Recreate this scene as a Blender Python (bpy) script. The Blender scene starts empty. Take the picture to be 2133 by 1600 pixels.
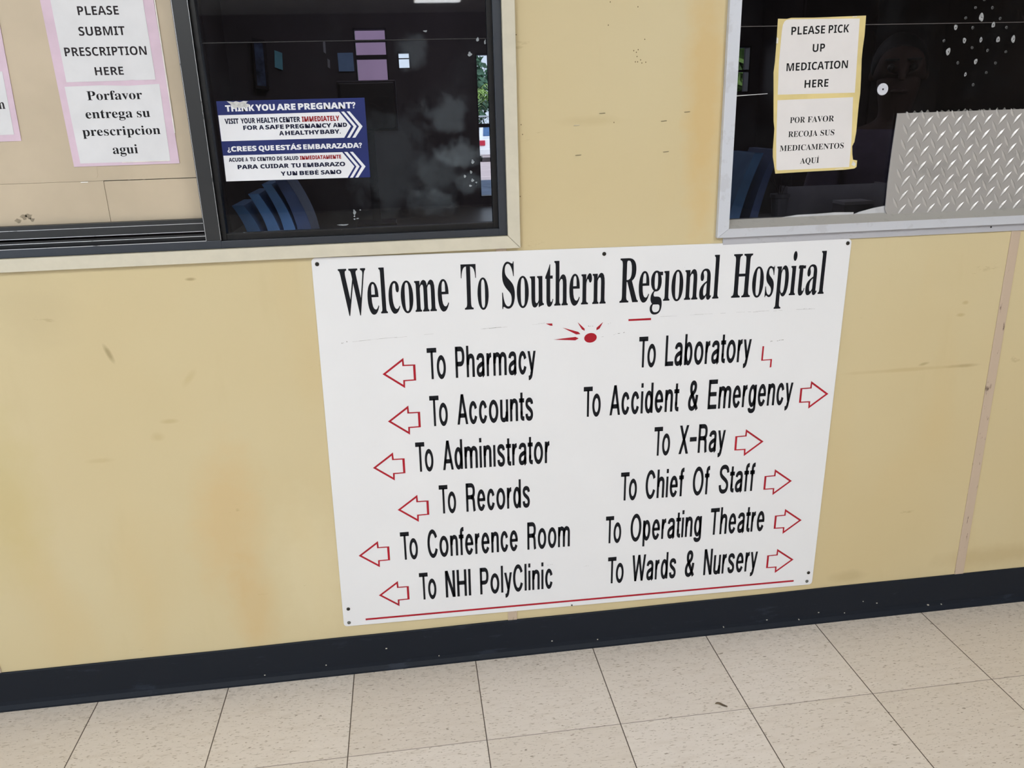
import bpy, bmesh, math, random
from mathutils import Vector, Matrix
from mathutils.geometry import tessellate_polygon
random.seed(7)
SC = bpy.context.scene
COL = SC.collection
# outlines of the serif and sans letters (1000 units = cap height): advance, contours
GT = {
 'S': {
  'A': (959, '453,1024 94,131 66,82 52,66 37,55 20,46 1,41 -19,40 -19,0 280,0 280,40 224,44 191,56 170,77 165,122 173,155 227,291 555,291 617,130 622,100 615,74 593,55 555,44 503,40 503,0 973,0 973,40 952,42 933,49 916,60 903,75 875,122 844,190 493,1022;249,353 388,701 531,353'),
  'C': (1028, '569,1022 497,1018 429,1005 365,984 305,955 250,918 201,875 159,826 123,771 94,710 74,645 62,575 58,501 62,427 74,357 94,291 122,229 158,173 200,124 248,80 302,44 361,14 424,-7 492,-19 563,-24 690,-10 802,31 899,99 982,195 941,233 906,191 868,155 828,124 786,98 743,78 699,63 655,55 611,52 482,79 389,163 334,302 316,497 332,705 382,854 466,944 583,973 637,968 688,954 736,929 782,894 825,850 862,800 894,742 922,677 959,677 959,1022 920,1022 910,993 896,972 876,960 851,956 818,962 741,991 679,1008 622,1019'),
  'D': (1088, '32,1000 32,963 66,961 94,956 116,948 133,936 146,918 155,894 160,861 162,822 161,129 156,101 149,80 138,65 123,54 102,46 76,41 44,38 44,0 501,0 732,31 896,125 995,281 1028,500 1019,613 994,713 950,798 890,870 813,927 720,968 611,992 487,1000;464,950 490,951 612,923 700,839 752,699 770,503 766,397 753,305 731,227 701,164 662,116 614,81 556,60 488,53 463,54 443,58 427,65 417,74 409,88 404,106 400,158 401,874 404,898 409,917 417,930 428,939 443,946'),
  'E': (971, '35,1000 35,963 69,961 97,956 119,947 136,934 149,916 158,889 163,853 165,810 165,171 163,135 158,105 149,82 137,65 120,53 97,44 67,39 31,37 31,0 883,0 944,314 903,314 883,269 862,230 839,195 814,164 787,139 757,117 724,99 688,85 649,74 605,67 558,62 477,61 453,65 435,70 422,77 413,87 406,103 402,123 401,488 443,487 475,483 504,477 529,468 551,456 570,441 586,421 600,398 611,371 620,338 631,260 668,260 668,758 633,758 622,704 608,658 590,620 569,591 543,568 510,553 471,543 401,540 403,890 409,915 420,931 439,940 509,945 584,942 649,932 703,916 747,892 782,861 810,818 830,765 842,702 876,702 876,1000'),
  'F': (888, '31,1000 31,963 66,958 95,951 118,941 135,929 148,913 157,889 162,860 164,823 164,184 162,147 157,116 149,92 137,74 121,60 98,50 69,43 34,38 34,0 563,0 563,38 504,42 460,52 444,59 430,68 420,80 412,94 403,130 400,177 400,491 462,488 503,478 536,463 563,440 585,410 603,370 616,320 625,260 664,260 664,761 624,761 614,707 601,661 584,623 562,594 535,571 502,555 463,546 400,543 402,905 408,925 420,937 439,943 504,947 557,945 604,941 645,934 681,923 712,910 738,892 761,871 780,847 796,818 809,784 820,745 829,702 864,702 864,1000'),
  'H': (1149, '35,1000 35,963 69,959 98,953 120,943 136,931 148,914 157,892 162,865 164,832 164,177 162,140 157,110 149,87 137,69 121,57 98,48 69,41 34,38 34,0 531,0 531,38 495,41 466,48 443,57 426,69 415,87 406,110 401,140 400,485 751,485 751,177 749,139 744,107 735,84 723,67 706,56 683,47 654,41 619,38 619,0 1114,0 1114,38 1079,42 1051,48 1029,59 1013,72 1001,90 993,114 988,143 987,177 988,866 993,894 1001,916 1012,931 1028,943 1050,952 1078,959 1114,963 1114,1000 619,1000 619,963 688,953 716,942 727,934 735,924 745,897 751,832 751,550 400,550 400,857 406,897 416,924 435,942 464,953 531,963 531,1000'),
  'I': (572, '29,1000 29,963 67,960 98,956 122,948 139,939 150,925 159,906 164,881 165,850 165,165 163,133 157,107 148,86 134,71 116,59 93,50 64,43 29,38 29,0 540,0 540,38 489,46 452,58 427,74 412,97 404,129 401,170 401,850 403,881 408,906 417,925 430,939 447,948 471,956 537,963 537,1000'),
  'J': (726, '174,1000 174,963 229,956 268,945 283,937 296,926 305,913 318,880 324,834 323,15 320,-12 313,-35 305,-55 292,-69 276,-80 255,-86 230,-88 203,-86 184,-77 172,-63 168,-43 199,28 204,60 202,83 196,103 187,120 174,136 158,148 140,157 120,162 97,164 77,162 58,156 40,147 24,133 10,117 0,98 -5,75 -7,50 -5,24 1,-2 11,-26 25,-49 43,-70 63,-88 87,-104 113,-118 141,-129 172,-137 205,-142 239,-143 380,-122 480,-59 540,47 560,195 561,836 566,884 576,917 584,929 595,939 623,952 665,960 690,963 690,1000'),
  'M': (1392, '32,1000 32,963 100,954 129,943 149,925 159,899 165,862 165,174 163,139 158,110 148,86 135,69 117,57 94,48 65,41 31,38 31,0 372,0 372,38 336,40 305,45 281,53 263,65 249,82 239,106 233,137 232,176 232,854 593,0 633,0 999,876 998,156 993,113 982,83 973,71 963,62 934,49 869,38 869,0 1354,0 1354,38 1310,42 1277,51 1265,58 1255,67 1247,79 1236,111 1231,158 1230,830 1232,863 1237,890 1245,913 1257,929 1274,942 1296,952 1323,959 1355,963 1355,1000 987,1000 696,313 406,1000'),
  'N': (1084, '40,1000 40,963 80,951 107,924 167,853 166,148 161,107 150,77 142,66 131,58 104,46 64,40 40,38 40,0 366,0 366,38 329,41 300,47 277,56 260,68 249,84 241,107 236,137 235,173 235,768 885,-24 926,-24 926,827 928,863 933,893 940,916 951,933 967,945 989,954 1018,960 1053,963 1053,1000 727,1000 727,963 794,953 823,941 842,922 853,894 858,854 858,370 344,1000'),
  'O': (1153, '583,1024 527,1021 474,1014 423,1001 374,984 328,962 285,936 245,906 208,872 175,835 145,795 120,752 99,706 82,657 70,607 63,554 60,500 63,446 70,393 82,342 99,294 120,247 145,204 174,164 207,127 244,93 283,64 325,38 370,16 418,-1 467,-14 519,-21 572,-24 627,-21 680,-14 731,-1 779,16 826,38 869,64 909,93 945,127 979,164 1008,204 1034,247 1055,294 1072,342 1085,393 1092,446 1094,500 1092,556 1085,609 1072,660 1055,709 1034,756 1009,799 980,839 947,875 911,908 872,938 830,963 785,985 737,1002 688,1014 636,1021;460,944 571,973 629,966 680,943 725,906 763,853 794,786 816,705 829,609 833,500 818,293 770,145 691,56 581,27 524,34 473,57 428,95 389,147 358,215 336,296 323,391 319,500 334,707 382,855'),
  'P': (917, '35,1000 35,963 69,959 98,953 120,943 136,931 148,914 157,892 162,865 164,832 164,177 162,140 157,110 149,87 137,69 121,57 98,48 69,41 34,38 34,0 531,0 531,38 495,41 466,48 443,57 426,69 415,87 406,110 401,140 400,451 531,451 616,456 690,470 753,494 805,527 846,568 875,616 892,669 898,729 896,769 888,807 874,841 855,873 832,902 805,927 773,948 737,966 691,981 631,992 557,998 469,1000;475,947 517,943 553,933 582,916 604,892 620,861 632,823 639,776 642,723 639,668 630,622 616,584 597,555 570,533 536,517 493,508 400,504 401,893 408,921 415,931 425,938 438,943'),
  'Q': (1153, '583,1024 527,1021 474,1014 423,1001 374,984 328,962 285,936 245,906 208,872 175,835 145,795 120,752 99,706 82,657 70,607 63,554 60,500 63,443 71,388 84,334 103,283 126,235 154,190 186,148 223,110 264,76 309,46 357,20 410,-1 481,-112 575,-191 691,-238 830,-254 892,-250 956,-241 1021,-225 1087,-202 1080,-161 1025,-173 976,-177 898,-166 830,-133 772,-77 726,0 808,32 881,74 944,126 997,188 1040,258 1070,333 1088,414 1094,500 1092,556 1085,609 1072,660 1055,709 1034,756 1009,799 980,839 947,875 911,908 872,938 830,963 785,985 737,1002 688,1014 636,1021;460,944 571,973 629,966 680,943 725,906 764,853 795,786 817,705 830,609 835,500 819,293 772,145 693,56 583,27 525,34 474,57 429,95 390,147 359,215 336,296 323,391 319,500 334,707 382,855'),
  'R': (1038, '35,1000 35,963 69,959 98,953 120,943 136,931 148,914 157,892 162,865 164,832 164,177 162,140 157,110 149,87 137,69 121,57 98,48 69,41 34,38 34,0 531,0 531,38 495,41 466,48 443,57 426,69 415,87 406,110 401,140 400,466 442,466 743,0 1055,0 1055,38 1018,43 993,56 961,93 692,491 790,529 860,582 902,651 916,735 909,798 889,853 855,898 807,935 745,963 670,984 580,996 476,1000;493,947 569,934 623,895 656,829 667,737 663,683 654,637 637,598 614,567 584,544 546,527 501,517 447,513 400,513 401,875 404,898 409,915 417,928 428,936 444,942'),
  'S': (857, '364,1021 325,1014 288,1003 253,987 221,966 193,943 168,915 147,884 131,850 119,812 112,772 109,729 113,680 124,634 143,593 169,555 203,519 246,485 297,451 357,419 494,351 546,320 583,284 605,242 612,196 609,162 600,131 585,104 564,79 538,59 507,44 472,35 432,32 377,37 328,52 284,76 245,109 211,153 182,207 157,271 137,347 94,347 94,-24 134,-24 147,9 158,20 175,26 228,17 330,-14 422,-22 476,-20 527,-12 573,0 617,17 655,38 690,64 719,93 744,127 764,164 778,204 786,246 789,292 784,356 768,413 756,439 740,464 720,488 697,512 669,534 636,556 556,599 379,683 322,720 301,739 284,759 272,782 265,807 263,835 265,864 274,891 287,915 307,937 331,954 359,966 391,974 426,976 457,974 487,968 516,957 545,942 573,923 598,900 622,874 645,845 665,813 682,778 696,741 708,701 745,701 745,1024 704,1024 698,1003 688,988 675,979 619,984 504,1013 428,1023'),
  'T': (929, '24,1000 24,698 63,698 73,755 89,806 113,849 143,886 180,914 223,935 272,947 342,951 342,177 340,140 335,110 325,86 312,68 294,55 269,46 239,40 202,38 202,0 720,0 720,38 681,40 650,45 625,54 607,66 594,84 585,108 580,139 578,177 578,951 590,951 701,935 783,888 838,808 864,696 901,696 901,1000'),
  'U': (1081, '32,1000 32,963 66,959 95,953 117,943 133,931 145,914 154,892 159,865 161,832 161,341 166,253 183,178 211,114 251,63 303,23 369,-5 450,-22 544,-28 636,-22 715,-3 781,28 834,71 875,128 904,202 922,292 928,398 929,861 933,887 941,909 951,926 965,939 985,949 1010,957 1041,963 1041,1000 721,1000 721,963 760,959 791,952 816,942 833,930 846,913 854,891 860,864 861,830 861,350 845,218 797,124 716,67 603,49 553,53 510,65 475,85 446,113 425,149 409,193 400,246 397,307 397,857 402,897 412,924 421,934 445,948 502,961 528,963 528,1000'),
  'V': (940, '-31,1000 -31,963 -5,958 17,949 35,938 49,923 85,862 466,-28 504,-28 854,874 883,924 897,939 912,949 929,957 949,962 971,963 971,1000 656,1000 656,963 712,959 750,948 763,940 772,929 777,915 778,883 764,829 568,314 346,852 336,887 337,916 342,930 352,941 365,949 405,960 463,963 463,1000'),
  'W': (1342, '-34,1000 -34,963 -12,961 6,956 22,948 33,938 53,907 71,863 375,-24 417,-24 693,678 940,-24 979,-24 1273,862 1294,907 1305,925 1318,939 1333,950 1350,958 1370,963 1370,1000 1105,1000 1105,963 1150,957 1181,945 1192,937 1199,925 1204,910 1204,877 1187,811 1041,364 866,881 863,904 869,930 888,948 920,959 965,963 965,1000 503,1000 503,963 553,956 587,943 599,933 610,919 628,876 661,774 490,336 317,843 309,884 310,917 313,930 320,940 329,948 356,959 397,963 397,1000'),
  'a': (755, '355,699 315,698 277,693 241,686 208,676 178,663 151,648 128,631 108,611 93,590 81,568 75,544 72,519 74,497 79,478 87,461 98,446 112,434 129,426 148,421 170,419 190,420 209,425 226,433 241,443 254,456 263,471 268,488 270,507 265,535 230,596 229,602 235,622 253,637 283,646 324,649 352,647 375,642 395,633 410,620 422,604 430,583 435,558 437,417 342,389 261,360 194,330 139,299 98,265 68,227 50,185 44,139 47,106 55,76 69,49 88,25 113,6 141,-8 173,-16 209,-19 272,-13 332,5 388,35 440,77 450,33 474,3 510,-16 559,-22 604,-17 646,-1 685,24 723,60 704,91 676,76 661,76 650,82 644,105 643,462 639,519 627,568 607,609 578,642 540,667 490,685 429,696;359,344 437,372 437,139 410,110 382,90 343,75 332,74 300,81 278,101 264,136 260,184 271,251 304,304'),
  'c': (645, '383,701 337,698 292,688 250,673 210,652 173,625 141,595 112,559 88,520 68,477 54,430 46,381 43,329 45,280 53,234 65,190 83,149 104,111 129,78 158,49 190,24 225,4 262,-11 301,-19 342,-22 425,-12 499,17 566,65 625,133 596,158 561,126 524,103 487,89 448,84 404,89 365,105 331,131 301,167 277,214 260,270 250,336 246,412 254,517 278,592 317,637 372,652 399,648 418,638 430,620 431,550 436,506 453,474 480,455 519,448 539,450 556,454 572,462 585,473 595,486 603,501 608,519 609,538 605,572 594,603 576,630 549,655 517,675 478,689 434,698'),
  'e': (661, '345,699 303,696 264,688 226,673 191,653 159,628 130,599 104,566 83,528 65,487 53,442 45,395 43,345 45,291 52,240 64,194 81,150 102,111 126,77 154,48 186,23 220,3 257,-11 296,-19 338,-22 423,-11 500,23 567,80 625,159 593,189 558,147 520,117 480,99 438,93 360,110 303,161 269,246 257,364 621,364 616,452 602,514 579,569 546,615 506,652 459,678 405,694;311,639 354,652 378,649 397,641 413,627 424,608 432,584 438,553 442,472 442,422 255,422 261,537 280,601'),
  'f': (469, '382,1021 323,1017 270,1005 225,985 186,956 155,921 133,879 119,831 115,776 115,681 35,681 35,608 115,608 114,106 109,77 101,60 87,48 65,40 32,35 32,0 438,0 438,35 406,37 381,41 361,47 347,56 337,69 330,88 326,113 324,608 447,608 447,681 324,681 325,884 332,927 337,944 345,957 358,966 374,972 395,973 412,972 424,968 431,960 423,923 410,889 406,858 407,842 412,827 419,813 429,802 442,792 457,786 493,780 510,782 525,787 540,794 553,805 564,819 572,836 577,855 578,878 575,906 565,932 549,957 527,979 498,997 465,1010 426,1018'),
  'g': (718, '345,699 304,697 264,692 227,683 192,670 161,653 133,634 108,613 87,588 70,561 58,531 51,500 49,466 60,392 93,330 147,280 224,242 182,223 146,203 117,183 93,162 75,141 62,118 54,93 52,66 58,31 76,-2 107,-31 150,-56 98,-76 61,-101 38,-130 31,-164 36,-193 49,-220 72,-244 105,-267 145,-285 195,-298 253,-306 320,-308 406,-304 481,-293 545,-274 598,-248 640,-215 669,-176 687,-131 693,-81 691,-49 686,-20 677,6 664,28 648,47 626,64 600,78 569,88 532,97 489,103 385,108 310,108 271,111 243,120 227,135 221,156 223,171 228,184 236,196 261,217 276,223 415,227 450,233 483,241 513,254 541,269 566,287 588,308 606,332 621,358 632,386 638,415 640,447 637,485 627,521 611,556 588,588 696,588 696,668 512,668 472,682 430,691 388,697;345,652 370,649 390,640 406,626 418,606 427,580 433,548 438,463 433,379 427,347 418,320 406,299 390,285 370,276 345,273 321,276 301,285 285,299 272,320 263,347 256,379 252,418 252,509 256,548 263,580 272,606 285,626 301,640 321,649;212,-75 481,-76 529,-84 547,-91 561,-100 570,-112 576,-127 578,-145 564,-193 522,-228 451,-248 353,-255 306,-253 267,-248 234,-239 208,-227 187,-212 173,-195 164,-178 161,-159 164,-135 174,-113 190,-93'),
  'h': (836, '41,1000 41,966 78,959 91,952 100,942 111,916 115,876 114,101 106,67 99,56 89,48 76,41 40,35 40,0 395,0 395,35 360,41 347,48 338,57 328,83 324,122 324,516 351,551 381,576 412,591 445,596 466,594 482,588 494,579 503,566 513,529 516,476 516,122 512,84 501,57 481,41 444,35 444,0 798,0 798,35 762,41 750,48 740,57 729,83 726,122 726,465 714,567 678,640 618,684 534,699 473,692 418,671 369,635 324,586 324,1000'),
  'i': (435, '221,1018 199,1016 178,1010 159,999 142,985 128,968 119,949 113,928 111,906 113,883 119,862 128,844 142,827 159,813 178,803 199,797 221,795 243,797 264,803 282,813 299,827 314,844 324,862 330,883 332,906 330,928 324,949 314,968 300,985 283,999 265,1010 244,1016;46,681 44,645 82,639 94,633 103,625 112,598 115,553 114,100 106,67 100,56 90,48 60,38 40,35 40,0 395,0 395,35 360,42 348,49 339,58 329,83 326,122 326,681'),
  'l': (438, '44,1000 44,965 66,963 83,958 95,952 103,942 112,915 115,873 114,100 106,67 100,56 90,48 60,38 40,35 40,0 395,0 395,35 360,42 348,49 339,58 329,83 326,122 326,1000'),
  'm': (1217, '521,699 465,692 413,670 366,633 322,581 322,681 41,681 41,646 62,644 78,640 91,633 100,623 111,596 115,556 114,101 106,67 99,56 89,48 76,41 40,35 40,0 389,0 389,35 355,43 343,49 335,58 325,84 322,122 322,516 347,551 374,576 405,591 438,596 458,594 475,588 487,579 496,566 506,528 509,476 508,102 501,69 494,58 485,48 473,42 438,35 438,0 782,0 782,35 747,42 735,48 726,58 716,84 712,122 712,521 739,554 767,577 797,591 829,596 849,594 865,588 878,579 886,566 896,529 900,476 899,102 891,69 885,58 876,48 864,42 829,35 829,0 1177,0 1177,35 1141,41 1129,48 1120,57 1110,83 1106,122 1106,465 1094,567 1059,640 1000,684 917,699 856,691 800,668 749,629 704,574 680,629 642,668 588,691'),
  'n': (836, '534,699 473,692 417,671 368,636 324,587 324,681 41,681 41,646 62,644 78,640 91,633 100,623 111,596 115,556 114,101 106,67 99,56 89,48 76,41 40,35 40,0 395,0 395,35 360,41 347,48 338,57 328,83 324,122 324,516 351,551 381,576 412,591 445,596 466,594 482,588 494,579 503,566 513,529 516,476 516,122 512,84 501,57 481,41 444,35 444,0 798,0 798,35 762,41 750,48 740,57 729,83 726,122 726,465 714,567 678,640 618,684'),
  'o': (739, '369,699 322,696 278,687 237,673 198,653 163,627 132,597 105,563 83,524 65,482 52,437 44,389 41,338 44,288 52,241 65,196 83,154 105,115 132,81 163,51 198,25 237,4 279,-10 323,-19 370,-22 417,-19 460,-11 501,4 539,24 574,49 604,78 631,112 654,150 673,193 686,238 694,286 696,338 694,390 686,439 673,484 654,527 631,565 604,599 573,628 538,653 500,673 459,688 415,696;340,652 370,656 398,652 421,641 440,621 456,594 467,555 476,499 481,427 479,212 470,124 459,86 443,59 423,40 399,29 370,25 341,29 317,40 297,59 282,86 270,124 260,213 257,339 258,427 263,499 271,555 282,594 296,621 316,641'),
  'p': (816, '506,701 447,693 395,670 351,631 314,577 314,681 43,681 43,647 80,638 93,631 102,622 108,609 114,565 113,-208 107,-232 96,-250 79,-263 54,-270 38,-271 38,-305 434,-305 434,-270 380,-263 355,-252 346,-243 333,-217 327,-179 324,-127 324,71 360,30 401,1 447,-16 499,-22 537,-19 574,-10 608,5 639,26 668,52 694,83 716,118 735,159 749,202 760,249 766,299 768,351 766,400 760,446 750,489 735,530 717,568 696,601 671,630 643,655 612,675 579,689 544,698;404,605 437,611 468,606 494,594 515,573 529,544 540,505 548,458 553,402 555,339 553,274 547,218 538,169 525,130 509,100 487,79 461,66 429,62 396,67 368,84 344,112 324,150 324,516 348,558 375,587'),
  'r': (631, '512,699 487,697 462,690 437,678 411,662 385,641 362,616 340,586 320,553 320,681 46,681 44,645 81,639 93,634 102,626 108,615 114,579 114,100 106,67 100,56 90,48 60,38 40,35 40,0 434,0 434,35 381,42 362,48 349,55 339,66 333,81 329,99 327,422 329,454 334,483 343,508 355,530 370,548 384,561 399,568 414,571 437,565 454,549 487,507 498,499 526,489 564,490 581,495 597,503 611,515 622,529 629,545 634,564 636,584 634,609 628,631 618,650 605,667 587,681 566,691 541,697'),
  's': (633, '259,697 215,685 176,666 142,639 116,606 96,569 85,528 81,484 84,453 91,424 103,397 119,372 141,348 167,326 199,304 342,230 377,209 402,185 417,158 422,128 420,107 414,89 405,72 392,58 376,47 357,39 334,34 308,32 277,36 246,46 218,62 190,86 166,115 145,149 129,188 117,232 78,232 78,-19 112,-19 120,-2 131,10 144,17 176,18 267,-13 301,-20 332,-22 382,-18 426,-7 466,13 501,40 529,74 549,113 561,158 565,208 563,245 556,278 545,307 530,333 510,355 485,377 455,397 300,476 266,499 243,523 236,537 232,552 232,586 236,602 244,615 255,628 269,638 286,645 305,649 327,650 356,648 382,640 407,627 431,608 453,585 472,557 488,524 501,487 535,487 535,701 506,701 499,687 490,677 479,672 437,676 335,699 322,700'),
  't': (501, '283,931 246,875 193,810 87,699 44,658 44,612 106,612 106,156 109,114 116,78 128,48 145,23 167,4 195,-10 230,-18 271,-21 341,-10 400,21 449,72 488,145 453,164 435,131 416,107 393,93 369,88 355,90 344,94 335,101 323,124 318,159 317,612 456,612 456,681 317,681 317,931'),
  'u': (823, '25,681 25,646 47,644 64,639 77,631 86,620 97,589 100,544 100,212 103,158 111,111 124,71 143,38 168,11 201,-7 240,-18 288,-22 320,-20 350,-15 380,-6 409,7 435,24 460,42 482,64 501,88 501,-22 583,0 658,15 727,25 791,28 791,65 751,72 737,78 727,86 720,96 712,130 711,681 416,681 416,646 440,644 460,639 475,632 485,622 492,609 500,570 501,145 477,116 450,95 420,82 388,78 371,80 355,84 342,91 331,101 322,113 312,144 311,681'),
  'v': (673, '-6,681 -6,645 12,642 27,637 39,629 57,603 84,544 313,-22 351,-22 591,579 610,612 621,624 634,634 650,642 670,647 670,681 447,681 447,646 483,643 509,634 524,619 529,597 518,555 406,268 283,606 287,624 298,636 316,644 360,646 360,681'),
  'Í': (572, '29,1000 29,963 67,960 98,956 122,948 139,939 150,925 159,906 164,881 165,850 165,165 163,133 157,107 148,86 134,71 116,59 93,50 64,43 29,38 29,0 540,0 540,38 489,46 452,58 427,74 412,97 404,129 401,170 401,850 403,881 408,906 417,925 430,939 447,948 471,956 537,963 537,1000'),
  'ı': (435, '46,681 44,645 82,639 94,633 103,625 112,598 115,553 114,100 106,67 100,56 90,48 60,38 40,35 40,0 395,0 395,35 360,42 348,49 339,58 329,83 326,122 326,681'),
 },
 'N': {
  'A': (966, '353,1004 0,0 228,0 301,238 665,238 738,0 966,0 612,1004;483,849 541,648 615,416 354,416'),
  'B': (941, '126,1000 126,0 500,0 581,5 653,19 715,43 769,77 812,119 842,169 861,226 867,290 865,327 861,361 854,390 843,416 830,438 815,458 798,475 758,500 712,518 688,524 688,531 723,540 753,555 780,576 802,602 819,633 832,668 839,705 842,746 835,812 816,867 784,911 739,944 682,968 613,986 531,996 437,1000;338,826 492,825 528,820 559,812 583,801 601,787 614,768 622,745 625,718 622,692 616,669 605,649 589,633 568,620 539,611 503,605 338,604;338,436 469,436 516,433 554,427 585,416 609,401 625,383 637,362 645,338 647,311 645,282 638,255 626,232 609,212 587,196 557,184 520,177 476,175 338,175'),
  'C': (892, '550,1014 478,1010 411,998 350,977 295,948 246,912 203,870 166,821 136,766 112,706 95,641 85,572 81,499 84,424 93,354 108,289 129,229 156,174 190,126 230,85 277,50 330,22 390,2 457,-10 531,-14 607,-11 675,-1 740,15 805,38 805,216 673,176 612,166 550,162 489,168 437,184 394,212 359,250 333,298 315,356 303,422 300,497 304,572 316,639 336,697 364,746 400,786 443,815 493,832 550,838 606,833 662,818 775,772 843,944 773,973 700,995 625,1009'),
  'D': (1036, '126,1000 126,0 409,0 531,8 639,32 733,72 812,128 874,200 919,288 946,391 955,510 951,587 939,658 919,722 891,779 856,830 815,875 767,913 712,944 652,968 586,986 516,996 440,1000;338,826 451,826 516,821 573,807 622,783 662,749 694,704 717,649 731,582 735,504 716,360 659,257 563,196 429,175 338,175'),
  'E': (784, '126,1000 126,0 702,0 702,175 338,175 338,433 676,433 676,606 338,606 338,826 702,826 702,1000'),
  'H': (1071, '126,1000 126,0 338,0 338,431 734,431 734,0 945,0 945,1000 734,1000 734,608 338,608 338,1000'),
  'I': (545, '45,1000 45,880 167,824 167,176 45,120 45,0 500,0 500,120 378,176 378,824 500,880 500,1000'),
  'K': (930, '126,1000 126,0 338,0 338,357 427,422 689,0 930,0 578,557 927,1000 692,1000 338,542 338,1000'),
  'L': (791, '126,1000 126,0 744,0 744,175 338,175 338,1000'),
  'M': (1321, '126,1000 126,0 315,0 303,784 308,784 549,0 744,0 1001,783 1007,783 997,473 997,0 1195,0 1195,1000 906,1000 655,235 651,235 415,1000'),
  'N': (1139, '126,1000 126,0 315,0 312,613 303,756 308,756 744,0 1013,0 1013,1000 822,1000 830,286 832,251 828,251 394,1000'),
  'O': (1115, '559,1015 481,1011 409,999 346,980 289,952 240,917 197,875 161,827 132,773 110,713 94,648 84,578 81,503 84,428 94,357 110,292 132,231 161,176 197,128 240,86 289,50 346,22 409,2 480,-10 557,-14 636,-10 707,2 770,22 826,50 875,86 918,128 954,176 982,230 1005,291 1021,356 1030,426 1034,501 1030,577 1021,647 1005,712 982,772 954,827 918,875 875,917 826,952 770,980 707,999 636,1011;496,833 559,839 621,833 674,817 718,789 752,749 778,700 796,643 807,576 811,501 807,427 796,361 778,304 752,254 718,215 674,186 621,170 557,164 495,170 443,186 399,215 364,254 338,304 319,361 308,427 304,501 308,576 319,643 338,700 364,749 399,789 443,817'),
  'P': (880, '126,1000 126,0 338,0 338,356 429,356 498,359 559,367 613,382 659,402 698,427 732,456 759,488 780,525 796,563 807,603 814,645 817,688 811,757 794,818 767,871 728,917 677,953 613,979 535,995 445,1000;338,826 434,826 508,817 560,790 592,744 602,681 599,644 589,612 573,586 550,565 521,550 488,538 450,532 338,529'),
  'R': (924, '126,1000 126,0 338,0 338,384 451,384 689,0 924,0 630,436 678,461 722,494 761,533 791,581 802,607 810,636 815,667 817,700 810,771 792,832 762,884 719,926 664,958 595,981 513,995 417,1000;338,826 450,824 492,819 526,809 554,796 575,779 590,756 599,728 602,695 599,662 591,634 577,611 557,591 530,576 496,565 455,558 338,556'),
  'S': (772, '415,1014 340,1009 274,995 216,972 167,939 127,898 98,849 81,793 76,730 77,697 82,666 89,638 112,588 143,546 179,511 238,470 423,376 452,359 477,340 494,318 505,294 508,268 506,245 500,225 490,207 475,191 456,178 431,169 401,163 364,161 326,163 288,168 250,176 100,229 64,244 64,46 129,20 197,1 270,-10 347,-14 431,-9 504,6 567,31 620,65 662,108 692,158 710,214 716,277 714,315 708,349 699,381 686,409 670,435 651,459 628,481 575,522 509,559 357,636 331,653 310,669 295,689 286,711 283,737 285,758 291,777 301,794 315,810 333,822 354,831 379,836 436,837 492,829 578,804 643,779 711,944 636,974 564,996 491,1009'),
  'T': (811, '28,1000 28,824 300,824 300,0 511,0 511,824 783,824 783,1000'),
  'U': (1059, '119,1000 119,356 126,276 145,205 177,142 223,88 280,43 350,11 432,-8 525,-14 592,-11 653,-2 708,13 757,34 800,61 837,91 869,126 894,166 914,209 928,254 937,302 940,353 940,1000 728,1000 728,389 725,335 717,289 702,250 681,218 654,195 620,178 579,167 531,164 484,167 444,176 409,192 381,214 359,244 343,283 334,331 331,388 331,1000'),
 },
 'K': {
  'A': (966, '326,1004 -54,0 256,0 329,221 637,221 710,0 1020,0 639,1004;483,792 504,628 563,457 405,457'),
  'B': (941, '88,1000 88,0 501,0 586,5 663,19 732,44 793,79 842,124 877,177 898,238 905,304 903,342 898,377 890,409 877,437 862,462 844,484 822,504 775,532 724,550 726,550 726,501 736,504 774,521 806,545 833,575 854,609 868,646 877,686 880,730 873,798 850,857 812,907 759,943 694,969 620,986 534,997 438,1000;376,768 489,767 521,763 546,757 563,750 573,742 580,733 585,720 586,703 585,685 580,671 574,660 565,651 552,644 530,638 500,633 376,632;376,405 468,405 512,403 545,398 569,390 584,381 594,370 602,357 607,342 609,324 607,303 602,285 594,271 583,258 568,249 547,241 516,235 475,233 376,233'),
  'C': (892, '551,1013 473,1009 401,997 335,976 275,947 221,910 174,867 134,818 101,762 76,702 58,638 47,570 43,499 46,426 56,358 71,294 94,234 123,179 160,130 205,88 256,52 315,23 381,3 453,-9 531,-13 610,-10 682,-1 751,15 843,45 843,283 664,234 608,225 551,222 497,226 453,239 418,259 391,288 368,326 352,374 341,431 338,497 342,563 353,620 371,668 395,708 425,739 460,761 501,774 551,778 599,774 650,762 796,706 892,932 786,973 709,994 630,1008'),
  'D': (1036, '88,1000 88,0 410,0 537,8 651,31 751,71 837,128 906,201 955,290 984,393 993,509 989,585 976,655 955,719 924,777 886,829 841,874 788,913 729,944 664,969 594,986 519,997 441,1000;376,768 450,768 510,764 560,752 601,733 634,707 661,673 681,628 693,572 697,505 679,381 630,299 549,251 426,233 376,233'),
  'E': (784, '88,1000 88,0 740,0 740,233 376,233 376,402 714,402 714,634 376,634 376,768 740,768 740,1000'),
  'F': (769, '88,1000 88,0 373,0 373,367 712,367 712,599 373,599 373,768 737,768 737,1000'),
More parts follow.
